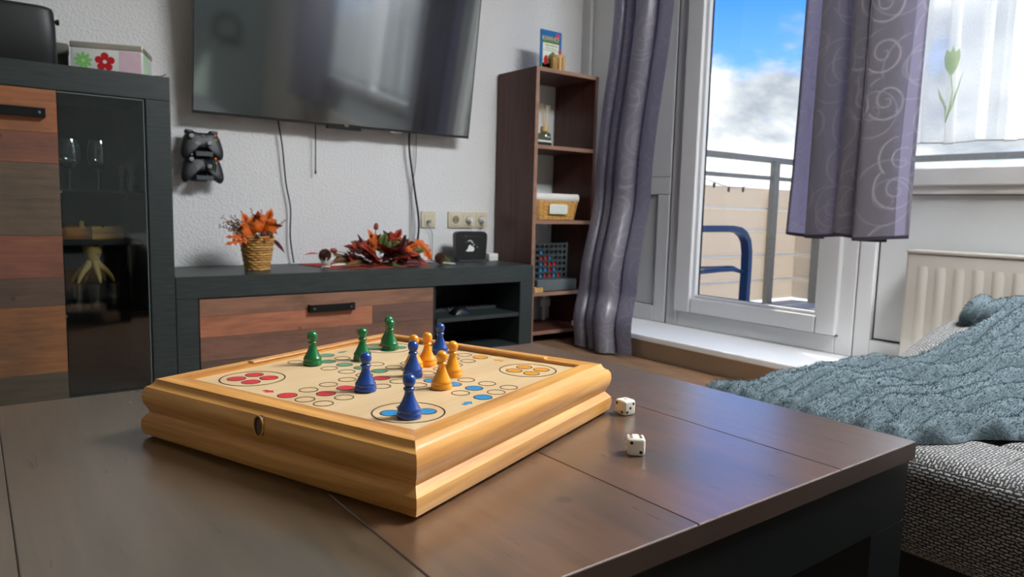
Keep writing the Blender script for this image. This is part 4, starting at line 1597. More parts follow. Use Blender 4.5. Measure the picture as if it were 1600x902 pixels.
def cone_mb(L, R_, n=58):
    mb = MB()
    mb.lathe([(.0005, 0), (R_ * .5, L * .12), (R_ * .55, L * .45), (R_ * .3, L * .8), (.0005, L * .97)], 0, 0, 0, 10)
    for i in range(n):
        t_ = (i + .5) / n
        z = L * (.04 + .92 * t_)
        rr = R_ * (sin(pi * min(1, t_ * .82 + .16)) ** .7)
        a = i * 2.39996
        c, s_ = cos(a), sin(a)
        w_, h_ = R_ * .34, L * .10
        q = [(rr * .4, -w_ * .4, z), (rr * .4, w_ * .4, z), (rr, w_ * .7, z + h_), (rr * 1.06, 0, z + h_ * 1.4), (rr, -w_ * .7, z + h_)]
        q2 = [(x * .97, y, zz - L * .035) for x, y, zz in q]
        vs = [(x * c - y * s_, x * s_ + y * c, zz) for x, y, zz in q + q2]
        mb.add(vs, [(0, 1, 2, 3, 4), (9, 8, 7, 6, 5), (1, 6, 7, 2), (2, 7, 8, 3), (3, 8, 9, 4), (4, 9, 5, 0), (0, 5, 6, 1)])
    return mb


def pine_cone(label, loc, L, R_, rot):
    o = obj('pine_cone', cone_mb(L, R_), 'cone_brown', None)
    tag(o, label, 'pine cone')
    o.location = loc
    o.rotation_euler = rot
    return o


LZ = .401
# wicker basket with dried flowers
fb = thing('wicker_basket', 'small round wicker basket planted with dried autumn flowers on the lowboard', 'basket', (.875, 2.765, LZ))
RB, RTp, HB = .040, .060, .122
rows = 14
for k in range(rows):
    tt = k / (rows - 1)
    r_ = lerp(RB, RTp, tt ** .9)
    z = .004 + HB * tt
    pts = []
    for i in range(44):
        a = 2 * pi * i / 44
        wv_ = .0032 * sin(11 * a + (pi if k % 2 else 0))
        pts.append(((r_ + wv_) * cos(a), (r_ + wv_) * sin(a), z + .0006 * sin(5 * a + k)))
    obj('woven_row', MB().tube(pts, .0047, 6, closed=True), 'wicker' if k % 3 else 'wicker_light', fb, smooth=True)
obj('lining', MB().lathe([(RB - .004, .001), (RTp - .005, HB - .004), (.001, HB - .004)], 0, 0, 0, 24), 'leaf_brown', fb)
for i in range(11):
    a = 2 * pi * i / 11 + .14
    obj('stake', MB().tube([((RB) * cos(a), RB * sin(a), 0), (RTp * cos(a), RTp * sin(a), HB + .006)], .0022, 5), 'wicker_light', fb)
rnd = random.Random(12)
fl_ = thing('dried_flowers', 'orange leaves, dry twigs and brown berries arranged in the small round basket', 'flowers', (.875, 2.765, LZ + HB))
for i, (p, d, s_, mt_) in enumerate([((-.02, -.02, .01), (-.5, -.2, .9), .10, 'leaf_orange'), ((.01, -.02, .015), (.35, -.1, .9), .105, 'leaf_orange'), ((-.005, -.01, .02), (.05, -.2, 1), .085, 'leaf_red'), ((-.03, -.03, .005), (-1, -.3, .05), .10, 'leaf_orange'), ((-.03, -.03, .0), (-1, -.3, -.18), .105, 'leaf_orange'), ((-.01, -.04, .0), (-.3, -1, .2), .05, 'leaf_brown'), ((.01, -.045, 0), (.1, -1, .1), .045, 'leaf_orange'), ((.02, -.04, .0), (.5, -1, .2), .04, 'leaf_brown')]):
    leaf(fl_, MAPLE if i < 3 else (FERN if i < 5 else OAKL), s_, p, d, (0, -1, .4), mt_)
leaf(fl_, LANCE, .09, (.045, -.01, .0), (.75, 0, -.55), (.4, -1, .3), 'leaf_dark')
for i in range(26):
    a = rnd.uniform(1.5, 4.6)
    d = Vector((cos(a) * .9 - .4, sin(a) * .4, rnd.uniform(.25, 1.1))).normalized()
    L_ = rnd.uniform(.06, .125)
    b0 = Vector((rnd.uniform(-.035, .01), rnd.uniform(-.03, .02), 0))
    tw = obj('dry_twig', MB().tube([b0, b0 + d * L_ * .5 + Vector((0, 0, .004)), b0 + d * L_], .0009, 4), 'twig', fl_)
    fm = MB()
    for q in range(9):
        c_ = b0 + d * L_ * rnd.uniform(.45, 1.02) + Vector((rnd.uniform(-1, 1), rnd.uniform(-1, 1), rnd.uniform(-1, 1))) * .007
        fm.ball(c_, rnd.uniform(.0018, .0034), 6)
    fo_ = obj('seed_heads', fm, 'dry_flower', tw)
    fo_['kind'] = 'stuff'
for d, L_ in (((-.16, 0, 1), .115), ((.12, 0, 1), .11), ((.38, 0, 1), .12), ((.95, .1, .75), .115), ((.9, .1, .62), .09)):
    d = Vector(d).normalized()
    b0 = Vector((d.x * .03, -.01, 0))
    tw = obj('tall_stem', MB().tube([b0, b0 + d * L_], .0012, 5), 'twig', fl_)
    fm = MB()
    for q in range(8):
        fm.ball(b0 + d * L_ * (.6 + .05 * q) + Vector((.004 * (-1) ** q, 0, 0)), .0022, 6)
    fo_ = obj('buds', fm, 'dry_flower', tw)
    fo_['kind'] = 'stuff'
for p in ((.035, -.035, .012), (.012, -.04, .012)):
    obj('berry', MB().ball(p, .0155 if p[0] > .02 else .013, 14), 'cone_brown', fl_, smooth=True)

# runner and autumn garland
rn = MB()
ys0, ys1 = 2.69, 2.93
rp = [(1.10, 2.935), (1.20, 2.95), (1.56, 2.93), (1.60, 2.80), (1.585, 2.685), (1.40, 2.672), (1.22, 2.69), (1.14, 2.715)]
ro = obj('table_runner', MB().prism(rp, 2, LZ, LZ + .003), 'runner_red')
tag(ro, 'small red woven mat under the autumn leaves on the lowboard', 'mat')
gl_ = thing('leaf_garland', 'bunch of artificial autumn leaves lying on the red mat', 'decoration', (1.385, 2.79, LZ + .003))
random.seed(31)
GA = [((0, -.02, .03), (-.9, -.3, .35), .150, 'leaf_red', MAPLE), ((.0, -.03, .03), (-.4, -.8, .15), .125, 'leaf_red', MAPLE), ((.01, -.04, .035), (.5, -.7, .1), .125, 'leaf_dark', MAPLE), ((.04, -.04, .045), (.8, -.5, .15), .12, 'leaf_red', MAPLE), ((.0, 0, .06), (-.3, -.2, .9), .09, 'leaf_orange', MAPLE), ((.06, 0, .06), (.55, -.1, .9), .10, 'leaf_red', MAPLE), ((.02, 0, .06), (.1, -.3, .7), .075, 'leaf_green', OAKL), ((.02, .0, .055), (.3, -.6, .5), .09, 'leaf_green', MAPLE), ((.09, -.02, .03), (.9, -.3, .25), .12, 'leaf_green', MAPLE), ((-.05, -.06, .015), (-1, -.35, .0), .14, 'leaf_brown', LANCE), ((-.06, -.03, .02), (-1, .0, .05), .13, 'leaf_brown', OAKL), ((-.02, -.07, .012), (.6, -.6, -.02), .11, 'leaf_green', LANCE), ((.05, -.08, .012), (.9, -.4, 0), .10, 'leaf_dark', OAKL), ((.02, -.05, .03), (0, -1, .0), .085, 'leaf_brown', MAPLE), ((.09, -.06, .02), (1, -.2, .08), .11, 'leaf_red', MAPLE), ((.13, -.03, .03), (.9, -.2, .6), .07, 'leaf_orange', OAKL), ((-.08, -.03, .015), (-.7, -.7, .1), .10, 'leaf_red', MAPLE), ((.03, .02, .05), (.5, .5, .4), .1, 'leaf_brown', MAPLE), ((-.03, .02, .04), (-.6, .5, .4), .1, 'leaf_red', MAPLE), ((.03, -.05, .05), (-.2, -.9, .4), .12, 'leaf_red', MAPLE), ((.06, -.05, .05), (.4, -.8, .45), .11, 'leaf_dark', MAPLE), ((.08, -.03, .04), (.7, -.6, .5), .11, 'leaf_orange', MAPLE), ((-.03, -.05, .04), (-.7, -.6, .4), .13, 'leaf_red', MAPLE), ((-.04, -.02, .04), (-.8, -.2, .6), .10, 'leaf_brown', OAKL)]
for p, d, s_, mt_, shp in GA:
    leaf(gl_, shp, s_ * 1.12, p, d, (0, -.7, .8), mt_, zmin=.0015)
for p, q in (((-.01, 0, .05), (0, 0, .148)), ((-.06, 0, .035), (-.185, -.02, .062)), ((-.03, -.03, .05), (-.05, -.07, .082))):
    st_ = obj('acorn_stem', MB().tube([p, q], .0016, 5), 'twig', gl_)
    d = (Vector(q) - Vector(p)).normalized()
    am = MB().lathe([(.0005, 0), (.008, .003), (.0105, .012), (.0095, .022), (.005, .029), (.0008, .032)], 0, 0, 0, 14)
    M_ = orient(d, (0, -1, .2), q) @ Matrix.Rotation(-pi / 2, 4, 'X')
    obj('acorn', am.xf(M_), 'acorn_red', gl_, smooth=True)
for k in range(4):
    obj('dry_stalk', MB().tube([(-.05, -.01 * k, .03), (-.12, -.012 * k, .034), (-.20, -.03 + .008 * k, .045 + .004 * k)], .0022, 5), 'twig', gl_)
for k in range(3):
    obj('dry_stalk', MB().tube([(.14, -.02 * k + .02, .018), (.24, -.06 - .01 * k, .012), (.33, -.10 - .008 * k, .004)], .0020, 5), 'lace_white', gl_)
for (x, y, z) in ((-.075, -.105, .025), (.02, -.105, .028), (.075, -.10, .026), (.085, -.06, .075), (.13, -.09, .02)):
    obj('felt_tuft', MB().ball((x, y, z), .007, 8, (1.3, .8, .7)), 'lace_white', gl_, smooth=True)
# right end sprig
sp = thing('leaf_sprig', 'single autumn leaf sprig between the black cable and the router', 'decoration', (1.64, 2.74, LZ))
leaf(sp, OAKL, .115, (-.01, 0, .02), (-.55, 0, .85), (.2, -1, .2), 'leaf_orange', zmin=.001)
leaf(sp, MAPLE, .07, (.02, -.01, .006), (1, -.2, .35), (0, -.8, .6), 'leaf_green', zmin=.001)
obj('stalk', MB().tube([(-.02, 0, .004), (0, 0, .012), (-.01, 0, .03)], .002, 5), 'twig', sp)
pine_cone('pine cone resting on the white lacy holder at the left of the mat', (1.148, 2.775, LZ + .043), .05, .024, (rad(70), 0, rad(-15)))
pine_cone('pine cone lying in front of the thick black cable', (1.533, 2.735, LZ + .026), .045, .023, (rad(75), 0, rad(10)))
pine_cone('pine cone at the foot of the single leaf sprig', (1.655, 2.715, LZ + .026), .045, .023, (rad(75), 0, rad(-20)))
hd = thing('cone_holder', 'white lacy twig holder under the left pine cone', 'holder', (1.15, 2.76, LZ))
for i in range(9):
    a = 2 * pi * i / 9
    obj('lace_strand', MB().tube([(0.008 * cos(a), .008 * sin(a), 0), (.016 * cos(a + .5), .016 * sin(a + .5), .02), (.030 * cos(a + .9), .030 * sin(a + .9), .042)], .0026, 5), 'lace_white', hd, smooth=True)
obj('foot', MB().lathe([(.02, 0), (.018, .004), (.006, .008), (.0005, .009)], 0, 0, 0, 12), 'lace_white', hd)
leaf(hd, LANCE, .06, (-.03, 0, .055), (-1, 0, .15), (0, -.5, 1), 'leaf_red')
leaf(hd, LANCE, .075, (.01, -.01, .008), (1, -.5, .12), (0, -.6, 1), 'lace_white')

# ================================================================== things on the narrow shelf
pk = thing('seed_packet', 'colourful seed packet standing on top of the narrow shelf', 'packet', (2.335, 2.80, 1.326))
PW, PH = .068, .208
obj('pouch', MB().bbox(-PW, PW, -.004, .004, 0, PH, .002, 1), 'packet_blue', pk)
fy = -.0046
obj('grass_print', MB().box(-PW + .004, PW - .004, fy, -.0038, .0, .05), 'packet_green', pk)
obj('meadow_print', MB().box(-PW + .01, PW - .02, fy, -.0038, .146, .158), 'packet_green', pk)
obj('label_print', MB().box(-.054, .048, fy - .0002, -.0038, .112, .146), 'packet_cream', pk)
obj('picture_print', MB().box(-.054, .050, fy, -.0038, .03, .110), 'packet_cream', pk)
obj('flower_print', MB().prism([(-.044, .04), (-.048, .065), (-.040, .084), (-.026, .088), (-.018, .07), (-.026, .045)], 1, fy - .0004, -.0038), 'flower_red', pk)
obj('flower_print', MB().prism([(.050, .10), (.046, .112), (.052, .126), (.062, .124), (.064, .108), (.058, .098)], 1, fy - .0004, -.0038), 'flower_red', pk)
obj('leaf_print', MB().prism([(-.01, .04), (-.02, .085), (.01, .108), (.03, .095), (.015, .07)], 1, fy - .0004, -.0038), 'packet_green', pk)
obj('badge_print', MB().prism([(.026, .176), (.048, .170), (.056, .190), (.034, .200)], 1, fy - .0004, -.0038), 'packet_pink', pk)
obj('title_lettering', facing_front(text_mesh('KIWHO', .030, .0004), -.006, fy - .0003, .167), 'packet_yellow', pk)
obj('name_lettering', facing_front(text_mesh('Tulpenmischung', .0125, .0002), -.003, fy - .0004, .136), 'ink', pk)
obj('small_lettering', facing_front(text_mesh('Mischung in vielen Farben', .0068, .0002), -.003, fy - .0004, .121), 'ink', pk)
th_ = thing('tealight_holder', 'small pierced wooden tealight holder in front of the seed packet', 'holder', (2.345, 2.755, 1.326))
for i in range(10):
    a = 2 * pi * i / 10
    obj('stave', MB().box(-.0075, .0075, -.0015, .0015, 0, .082).xf(Matrix.Translation((.034 * cos(a), .034 * sin(a), 0)) @ Matrix.Rotation(a + pi / 2, 4, 'Z')), 'light_wood', th_)
for z in (.002, .07):
    obj('ring_band', MB().ring((0, 0), .0345, .0375, z, z + .010, 28), 'light_wood', th_)
obj('tealight', MB().lathe([(.019, .003), (.019, .018), (.017, .017), (.001, .016)], 0, 0, 0, 20), 'print_white', th_)

df_ = thing('reed_diffuser', 'glass reed diffuser with wooden collar and sticks on the upper shelf board', 'diffuser', (2.292, 2.78, .965))
obj('bottle', MB().lathe([(.0001, 0), (.034, 0), (.036, .003), (.036, .052), (.031, .066), (.016, .073), (.013, .078), (.0001, .078)], 0, 0, 0, 28), 'bottle_glass', df_, smooth=40)
obj('liquid', MB().lathe([(.0001, .003), (.031, .003), (.031, .035), (.0001, .035)], 0, 0, 0, 24), 'olive_box', df_, smooth=40)
obj('wooden_collar', MB().lathe([(.017, .075), (.0185, .077), (.0185, .099), (.017, .101), (.001, .101)], 0, 0, 0, 24), 'light_wood', df_, smooth=40)
for i, (dx, dy, L_) in enumerate(((-.030, .0, .21), (-.022, -.01, .205), (-.006, .01, .212), (.010, -.01, .20), (.020, .01, .207), (.028, -.005, .205))):
    obj('reed_stick', MB().tube([(dx * .2, dy * .3, .09), (dx, dy, L_)], .0019, 6), 'reed', df_)
obj('bottle_lettering', facing_front(text_mesh('ALV', .013, .0004), .004, -.0362, .048), 'print_white', df_)
bx_ = thing('small_box', 'flat black and white box beside the reed diffuser', 'box', (2.235, 2.735, .965))
obj('base', MB().bbox(-.045, .045, -.03, .03, 0, .016, .002), 'black_satin', bx_)
obj('lid', MB().bbox(-.046, .046, -.031, .031, .016, .026, .002), 'tin_white', bx_)

# willow storage basket with cloth liner
wb = thing('storage_basket', 'rectangular willow basket with white cloth liner on the middle shelf board', 'basket', (2.336, 2.79, .606))
BW0, BW1, BD0, BD1, BH = .125, .143, .07, .082, .128


def rectring(hw_, hd_, z, wav, ph, n=60, rad_=.012):
    pts = []
    per = []
    for i in range(n):
        a = 2 * pi * i / n
        c, s_ = cos(a), sin(a)
        e = 2 / 8
        x = hw_ * abs(c) ** e * (1 if c > 0 else -1)
        y = hd_ * abs(s_) ** e * (1 if s_ > 0 else -1)
        k = 1 + wav * sin(i * pi / 2.5 + ph)
        pts.append((x * k, y * k, z))
    return pts


for k in range(11):
    tt = k / 10
    obj('woven_row', MB().tube(rectring(lerp(BW0, BW1, tt), lerp(BD0, BD1, tt), .006 + .095 * tt, .022, pi * (k % 2), 80), .0052, 6, closed=True), 'wicker_light', wb, smooth=True)
for i in range(9):
    x = -BW0 + .012 + i * (2 * BW0 - .024) / 8
    obj('stake', MB().tube([(x, -BD0 - .001, 0), (x * 1.1, -BD1 - .001, .105)], .0032, 5), 'wicker', wb)
obj('inner_wall', MB().box(-BW0 + .004, BW0 - .004, -BD0 + .004, BD0 - .004, .002, .1), 'wicker', wb)
vs, fs = [], []
prof = [(0.002, .098), (.006, .100), (.008, .112), (.006, .126), (.000, .131), (-.010, .128)]
nn_ = 120
for j, (o_, z) in enumerate(prof):
    base = rectring(BW1 + o_, BD1 + o_, z, 0, 0, nn_)
    for i, p in enumerate(base):
        vs.append((p[0], p[1], z - (.004 * abs(sin(i * pi / 3)) if j < 2 else 0) + .001 * sin(i * 1.1 + j)))
for j in range(len(prof) - 1):
    fs += [(j * nn_ + i, j * nn_ + (i + 1) % nn_, (j + 1) * nn_ + (i + 1) % nn_, (j + 1) * nn_ + i) for i in range(nn_)]
obj('cloth_liner', MB().add(vs, fs), 'lace_white', wb, smooth=True)
tagp = []
for i in range(40):
    a = 2 * pi * i / 40
    c, s_ = cos(a), sin(a)
    x = .058 * abs(c) ** .25 * (1 if c > 0 else -1)
    z = .024 * abs(s_) ** .25 * (1 if s_ > 0 else -1)
    k = 1 + .03 * sin(i * 2.5)
    tagp.append((x * k - .005, .055 + z * k))
tg = obj('name_plate', MB().prism(tagp, 1, -.094, -.089), 'packet_cream', wb)
obj('plate_cloth', MB().bbox(-.052, .042, -.096, -.093, .038, .072, .001, 1), 'tin_white', tg)

# vertical four-in-a-row game
vg = thing('four_in_a_row_game', 'grey upright grid game with red and blue chips on the lower shelf board', 'board game', (2.333, 2.76, .253))
CP, CR = .0293, .0120
gx0, gz0, gy = -3.5 * CP, .060, -.006
cellmb = MB()
vs, fs = [], []
nh = 16
for y in (-.004, .004):
    for i in range(nh):
        a = 2 * pi * i / nh + pi / nh
        vs.append((CR * cos(a), y, CR * sin(a)))
    for i in range(nh):
        a = 2 * pi * i / nh + pi / nh
        m_ = max(abs(cos(a)), abs(sin(a)))
        vs.append((CP / 2 * cos(a) / m_, y, CP / 2 * sin(a) / m_))
for i in range(nh):
    j = (i + 1) % nh
    fs.append((i, j, nh + j, nh + i))
    fs.append((2 * nh + i, 3 * nh + i, 3 * nh + j, 2 * nh + j))
    fs.append((i, 2 * nh + i, 2 * nh + j, j))
cellm = MB().add(vs, fs).mesh('grid_cell')
for i in range(7):
    for j in range(6):
        for yy in (-.010, .010):
            o = obj('grid_cell', cellm, 'dark_grey_plastic', vg)
            o.location = (gx0 + (i + .5) * CP, yy, gz0 + (j + .5) * CP)
obj('grid_rim', MB().box(gx0 - .006, gx0, -.014, .014, gz0 - .004, gz0 + 6 * CP + .006).box(gx0 + 7 * CP, gx0 + 7 * CP + .006, -.014, .014, gz0 - .004, gz0 + 6 * CP + .006).box(gx0, gx0 + 7 * CP, -.014, .014, gz0 - .004, gz0), 'dark_grey_plastic', vg)
obj('tray', MB().bbox(-.108, .150, -.045, .045, 0, .055, .003), 'grey_plastic', vg)
obj('backing_shadow_box', MB().box(gx0, gx0 + 7 * CP, .016, .02, gz0, gz0 + 6 * CP), 'black_satin', vg)
chipm = {}
for k in ('red', 'blue'):
    cm = MB().lathe([(.0001, -.002), (.0128, -.002), (.0128, .002), (.0105, .002), (.010, .0012), (.0065, .0012), (.006, .002), (.0001, .002)], 0, 0, 0, 20)
    cm.xf(Matrix(((1, 0, 0, 0), (0, 0, -1, 0), (0, 1, 0, 0), (0, 0, 0, 1))))
    chipm[k] = cm.mesh('game_chip')
GRID = [' b....', ' rrb..', ' brrr.', ' bbrb.', ' brrbr']
for r_, row in enumerate(GRID):
    for c_, ch in enumerate(row):
        if ch in 'rb':
            k = 'red' if ch == 'r' else 'blue'
            o = obj('game_chip', chipm[k], 'chip_' + k, None, smooth=40)
            tag(o, '%s chip in the upright grid game, %s column from left, %s row from bottom' % (k, ['first', 'second', 'third', 'fourth', 'fifth', 'sixth'][c_], ['fifth', 'fourth', 'third', 'second', 'lowest'][r_]), 'game chip', k + ' chips in the upright grid game')
            o.location = (2.333 + gx0 + (c_ + .5) * CP, 2.76, .253 + gz0 + (4 - r_ + .5) * CP)
mb_ = thing('matchbox', 'tiny open wooden box at the front of the lower shelf board', 'box', (2.212, 2.706, .253))
obj('box_walls', MB().box(-.026, .026, -.018, -.015, 0, .022).box(-.026, .026, .015, .018, 0, .022).box(-.026, -.023, -.015, .015, 0, .022).box(.023, .026, -.015, .015, 0, .022), 'light_wood', mb_)
obj('box_floor', MB().box(-.023, .023, -.015, .015, 0, .004), 'tray_wood', mb_)
vp = thing('pipe_valve', 'white heating pipe with valve seen through the bottom of the narrow shelf', 'pipe', (2.47, 2.985, 0))
vp.location = (2.475, 2.965, .0)
obj('riser_pipe', MB().lathe([(.012, 0.06), (.012, .235)], 0, 0, 0, 16), 'white_plastic', vp, smooth=40)
obj('valve_body', MB().bbox(-.034, .034, -.02, .02, .135, .178, .004), 'white_plastic', vp, smooth=40)
obj('valve_cap', MB().lathe([(.02, .178), (.02, .196), (.014, .2), (.001, .2)], 0, 0, 0, 18), 'white_plastic', vp, smooth=40)

# ================================================================== things on the tall cabinet
CT = 1.052
rd_ = thing('radio', 'black rounded radio with small white lettering on the tall cabinet', 'radio', (.095, 2.70, CT))
op = []
for i in range(40):
    a = 2 * pi * i / 40
    c, s_ = cos(a), sin(a)
    op.append((.148 * abs(c) ** .22 * (1 if c > 0 else -1), .075 * abs(s_) ** .35 * (1 if s_ > 0 else -1)))
vs, fs = [], []
lv = [(0, .955), (.006, 1.0), (.12, .988), (.164, .965), (.172, .94), (.176, .88)]
n = len(op)
for z, k in lv:
    vs += [(x * k, y * k, z) for x, y in op]
for j in range(len(lv) - 1):
    fs += [(j * n + i, j * n + (i + 1) % n, (j + 1) * n + (i + 1) % n, (j + 1) * n + i) for i in range(n)]
fs += [tuple(range(n))[::-1], tuple(range((len(lv) - 1) * n, len(lv) * n))]
obj('housing', MB().add(vs, fs), 'black_satin', rd_, smooth=45)
kn = MB().lathe([(.006, 0), (.006, .006), (.009, .007), (.009, .014), (.001, .015)], 0, 0, 0, 14)
obj('side_knob', kn.xf(Matrix(((0, 0, 1, .143), (0, 1, 0, -.02), (-1, 0, 0, .142), (0, 0, 0, 1)))), 'black_metal', rd_, smooth=40)
obj('brand_lettering', facing_front(text_mesh('TechniSat', .0115, .0003, 'LEFT'), -.066, -.0752, .026), 'print_white', rd_)
obj('brand_mark', MB().box(-.078, -.071, -.0756, -.0746, .022, .0235).box(-.078, -.071, -.0756, -.0746, .029, .0305).box(-.078, -.0768, -.0756, -.0746, .0235, .029).box(-.0722, -.071, -.0756, -.0746, .0235, .029), 'print_white', rd_)

tn = thing('flower_tin', 'white tin box with red and green flowers on the tall cabinet', 'tin', (.412, 2.785, CT), rad(-20))
tw, td, thh = .1045, .085, .105
body = obj('tin_body', MB().bbox(-tw, tw, -td, td, 0, thh - .018, .004, 2), 'tin_white', tn, smooth=40)
obj('lid', MB().bbox(-tw - .0015, tw + .0015, -td - .0015, td + .0015, thh - .020, thh, .004, 3), 'tin_lid', tn, smooth=40)
obj('pink_panel', MB().box(.035, tw - .004, -td - .0005, -td + .001, .004, thh - .022), 'tin_pink', tn)
obj('green_panel', MB().box(tw - .001, tw + .0005, -td + .01, .02, .004, thh - .022), 'flower_light', tn)


def flower(cx, cz, R_, n, mat, cmat, pw, wall='front'):
    fo = []
    for i in range(n):
        a = 2 * pi * i / n + pi / 2
        pet = [(0, 0), (pw, .45), (pw * 1.15, .72), (pw * .6, .95), (0, 1), (-pw * .6, .95), (-pw * 1.15, .72), (-pw, .45)]
        q = [(cx + R_ * (x * cos(a - pi / 2) - y * sin(a - pi / 2)), cz + R_ * (x * sin(a - pi / 2) + y * cos(a - pi / 2))) for x, y in pet]
        if wall == 'front':
            obj('petal', MB().prism(q, 1, -td - .0009, -td + .0005), mat, body)
        else:
            obj('petal', MB().prism(q, 0, tw - .0005, tw + .0011), mat, body)
    cc = [(cx + R_ * .2 * cos(2 * pi * i / 14), cz + R_ * .2 * sin(2 * pi * i / 14)) for i in range(14)]
    if wall == 'front':
        obj('flower_centre', MB().prism(cc, 1, -td - .0013, -td + .0005), cmat, body)
    else:
        obj('flower_centre', MB().prism(cc, 0, tw - .0005, tw + .0015), cmat, body)


flower(-.068, .046, .027, 9, 'flower_green', 'flower_light', .16)
flower(-.006, .046, .030, 5, 'flower_red', 'tin_white', .34)
flower(-.035, .046, .026, 7, 'tin_white', 'flower_light', .2, 'side')
ob = thing('storage_box', 'olive grey cardboard box behind the radio and the tin', 'box', (.235, 2.90, CT))
obj('box_body', MB().box(-.085, .055, -.06, .06, 0, .085), 'olive_box', ob)
obj('box_lid', MB().bbox(-.088, .058, -.063, .063, .070, .112, .008, 2), 'olive_box', ob, smooth=40)
lf = MB().tube([(.502, FY + .015, CT + .001), (.518, FY + .012, CT + .002), (.533, FY + .01, CT + .010)], .0018, 5)
lo = obj('dried_stalk', lf, 'twig')
tag(lo, 'tiny dark stalk lying on the front corner of the tall cabinet', 'stalk')

# ================================================================== inside the display cabinet
def wineglass(x, y, z, label, k=1.0):
    t = thing('wine_glass', label, 'glass', (x, y, z), 0, 'wine glasses in the display cabinet')
    obj('foot', MB().lathe([(.0001, 0), (.033 * k, 0), (.033 * k, .0015), (.006, .005), (.004, .009), (.0001, .009)], 0, 0, 0, 28), 'drink_glass', t, smooth=50)
    obj('stem', MB().lathe([(.0040, .008), (.0034, .03), (.0036, .062), (.006, .068)], 0, 0, 0, 16), 'drink_glass', t, smooth=True)
    obj('bowl', MB().lathe([(.003, .066), (.018, .072), (.030 * k, .088), (.0345 * k, .108), (.032 * k, .135), (.027 * k, .160), (.0262 * k, .160), (.0312 * k, .135), (.0335 * k, .108), (.029 * k, .089), (.017, .0745), (.0005, .070)], 0, 0, 0, 32), 'drink_glass', t, smooth=50)


wineglass(.268, 2.72, .683, 'wine glass by the wooden door on the upper glass shelf')
wineglass(.350, 2.72, .683, 'wine glass in the middle of the upper glass shelf')


def spiralglass(x, y, label, k):
    t = thing('spiral_glass', label, 'glass', (x, y, .683), 0, 'ribbed glasses in the display cabinet')
    H = .092 * k
    pr = [(.0001, 0), (.014, 0)] + [(.014 - .005 * sin(pi * min(1, i / 18) * .9) + .012 * max(0, (i - 12) / 24) + (.0008 if i % 2 else -.0008), .002 + H * i / 24) for i in range(25)]
    obj('tumbler', MB().lathe(pr, 0, 0, 0, 24, False), 'drink_glass', t, smooth=True)
    for i in range(7):
        z = H * (.12 + .14 * i)
        rr = .0145 - .005 * sin(pi * min(1, (24 * z / H) / 18) * .9) + .012 * max(0, (24 * z / H - 12) / 24)
        obj('rib', MB().tube([(rr * cos(a), rr * sin(a), z + .001 * cos(a)) for a in [2 * pi * q / 24 for q in range(24)]], .0011, 5, closed=True), 'drink_glass', t, smooth=True)


spiralglass(.446, 2.71, 'tallest ribbed glass on the upper glass shelf', 1.0)
spiralglass(.425, 2.76, 'ribbed glass left behind the tallest ribbed one', .9)
spiralglass(.452, 2.80, 'ribbed glass at the right end of the upper glass shelf', .9)
# smaller objects on the wooden middle shelf
tr_ = thing('wooden_crate', 'flat brown wooden box on the middle shelf of the display cabinet', 'box', (.335, 2.81, .519))
obj('left_half', MB().bbox(-.098, -.01, -.06, .06, 0, .040, .002), 'tray_wood', tr_)
obj('right_half', MB().bbox(-.009, .085, -.06, .06, 0, .044, .002), 'honey_pine_x', tr_)
obj('latch', MB().box(.022, .026, -.062, -.058, .038, .050), 'black_metal', tr_)
ft = thing('small_ornament', 'small golden ornament standing on the flat wooden box', 'ornament', (.302, 2.79, .559))
obj('figure', MB().lathe([(.009, 0), (.010, .004), (.006, .010), (.009, .016), (.005, .021), (.001, .023)], 0, 0, 0, 14), 'figure_tan', ft, smooth=True)
obj('base', MB().lathe([(.011, 0), (.011, .003), (.001, .003)], 0, 0, 0, 14), 'tray_wood', ft)
# shot glasses carrying the octopus cup
SG = [(.2715, 2.70), (.325, 2.695), (.383, 2.735)]
for i, (x, y) in enumerate(SG):
    t = thing('shot_glass', ['clear shot glass by the wooden door, under the octopus cup', 'clear shot glass in the middle, under the octopus cup', 'clear shot glass right of the others, under the octopus cup'][i], 'glass', (x, y, .296), 0, 'shot glasses in the display cabinet')
    obj('thick_base', MB().lathe([(.0001, 0), (.0165, 0), (.018, .003), (.018, .012), (.0001, .014)], 0, 0, 0, 24), 'drink_glass', t, smooth=50)
    obj('wall', MB().lathe([(.018, .012), (.0192, .05), (.0205, .078), (.0192, .078), (.018, .05), (.0165, .016)], 0, 0, 0, 24, False), 'drink_glass', t, smooth=50)
oc = thing('octopus_cup', 'tan octopus shaped cup standing on shot glasses in the display cabinet', 'ornament', (.3245, 2.735, .376))
obj('head', MB().lathe([(.0005, .052), (.012, .060), (.018, .072), (.020, .086), (.026, .100), (.031, .118), (.0325, .138), (.0295, .138), (.028, .118), (.02, .1), (.0005, .095)], 0, 0, 0, 28), 'figure_tan', oc, smooth=60)
for px_, py_ in ((-.048, -.025), (.014, -.045), (-.060, .02), (.062, .01), (.04, .04), (-.02, .045)):
    q = Vector((px_, py_, 0))
    n_ = q.normalized()
    pts = [Vector((0, 0, .074)) + n_ * .006, n_ * .018 + Vector((0, 0, .058)), n_ * (q.length * .62) + Vector((0, 0, .040)), n_ * (q.length * .86) + Vector((0, 0, .020)), q * .96 + Vector((0, 0, .006)), q * 1.0 + Vector((0, 0, .002))]
    obj('tentacle', MB().tube(pts, [.013, .0115, .009, .0068, .0045, .003], 10), 'figure_tan', oc, smooth=True)
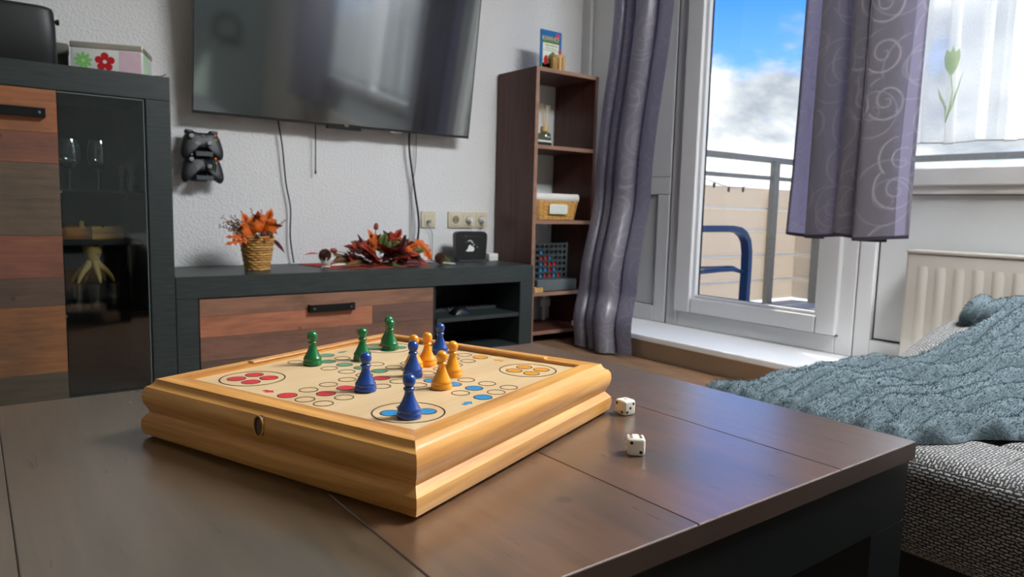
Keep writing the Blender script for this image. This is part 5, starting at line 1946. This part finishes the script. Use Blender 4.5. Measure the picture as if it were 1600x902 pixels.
for (a, b, c_, d) in ((.004, .128, .018, .100), (.020, .126, .006, .104), (-.006, .100, .008, .112), (.012, .118, .020, .112), (.006, .098, .016, .096), (.002, .12, .012, .128), (.012, .108, .016, .09)):
    r0 = .0335
    def sp_(x, z):
        rr = lerp(.021, .0335, max(0, min(1, (z - .086) / .05)))
        return (x, -sqrt(max(1e-6, rr * rr - x * x)) - .0002, z)
    obj('drawn_line', MB().tube([sp_(a, b), sp_((a + c_) / 2, (b + d) / 2), sp_(c_, d)], .0014, 5), 'ink', oc)
fl2 = thing('champagne_flute', 'tall narrow flute glass at the right of the lower glass shelf', 'glass', (.4455, 2.80, .296))
obj('foot', MB().lathe([(.0001, 0), (.022, 0), (.022, .0015), (.004, .005), (.0001, .006)], 0, 0, 0, 24), 'drink_glass', fl2, smooth=50)
obj('stem', MB().lathe([(.0033, .005), (.003, .05), (.004, .085)], 0, 0, 0, 12), 'drink_glass', fl2, smooth=True)
obj('bowl', MB().lathe([(.004, .084), (.011, .10), (.0165, .14), (.018, .18), (.0165, .20), (.0158, .20), (.017, .18), (.0155, .14), (.01, .102), (.0005, .09)], 0, 0, 0, 24), 'drink_glass', fl2, smooth=50)

# ================================================================== open compartment of the lowboard
mo = thing('computer_mouse', 'black computer mouse in the open compartment of the lowboard', 'mouse', (1.735, 2.66, .183))
obj('shell', MB().grid(lambda a, b: (-.045 + .09 * a, -.03 + .06 * b, .002 + .034 * (max(0, sin(pi * a)) ** .6) * (max(0, sin(pi * b)) ** .5)), 18, 14), 'black_plastic', mo, smooth=True)
obj('base_plate', MB().bbox(-.044, .044, -.029, .029, 0, .004, .0015), 'black_plastic', mo)
kb = thing('keyboard', 'flat dark keyboard lying behind the mouse in the open compartment', 'keyboard', (1.82, 2.80, .183))
obj('case', MB().bbox(-.17, .17, -.065, .065, 0, .016, .003), 'dark_grey_plastic', kb)
keym = MB().bbox(-.0075, .0075, -.0075, .0075, .016, .021, .001, 1).mesh('key')
for i in range(16):
    for j in range(6):
        o = obj('key', keym, 'black_satin', kb)
        o.location = (-.155 + i * .0205, -.050 + j * .020, 0)
cb_ = obj('usb_cable', MB().tube([(1.70, 2.70, .190), (1.72, 2.76, .205), (1.66, 2.80, .215), (1.74, 2.86, .235), (1.80, 2.92, .255)], .002, 6), 'cable_black', None, smooth=True)
tag(cb_, 'thin dark cable curling behind the mouse in the open compartment', 'cable')

# ================================================================== wreath on the wall behind the viewer
wr = thing('wall_wreath', 'dark twig wreath on the wall behind the viewer, mirrored in the television', 'wreath', (2.32, YF0 + .03, 1.0))
for k in range(5):
    pts = [((.13 + .012 * sin(7 * a + k)) * cos(a), .010 * sin(5 * a + 2 * k), (.13 + .012 * cos(6 * a + 2 * k)) * sin(a)) for a in [2 * pi * i / 40 for i in range(40)]]
    obj('twig_strand', MB().tube(pts, .013, 6, closed=True), 'wreath_brown', wr, smooth=True)
obj('bow', MB().tube([(-.05, .0, -.13), (.06, .0, -.145), (.17, 0, -.15)], .018, 6), 'wreath_brown', wr, smooth=True)
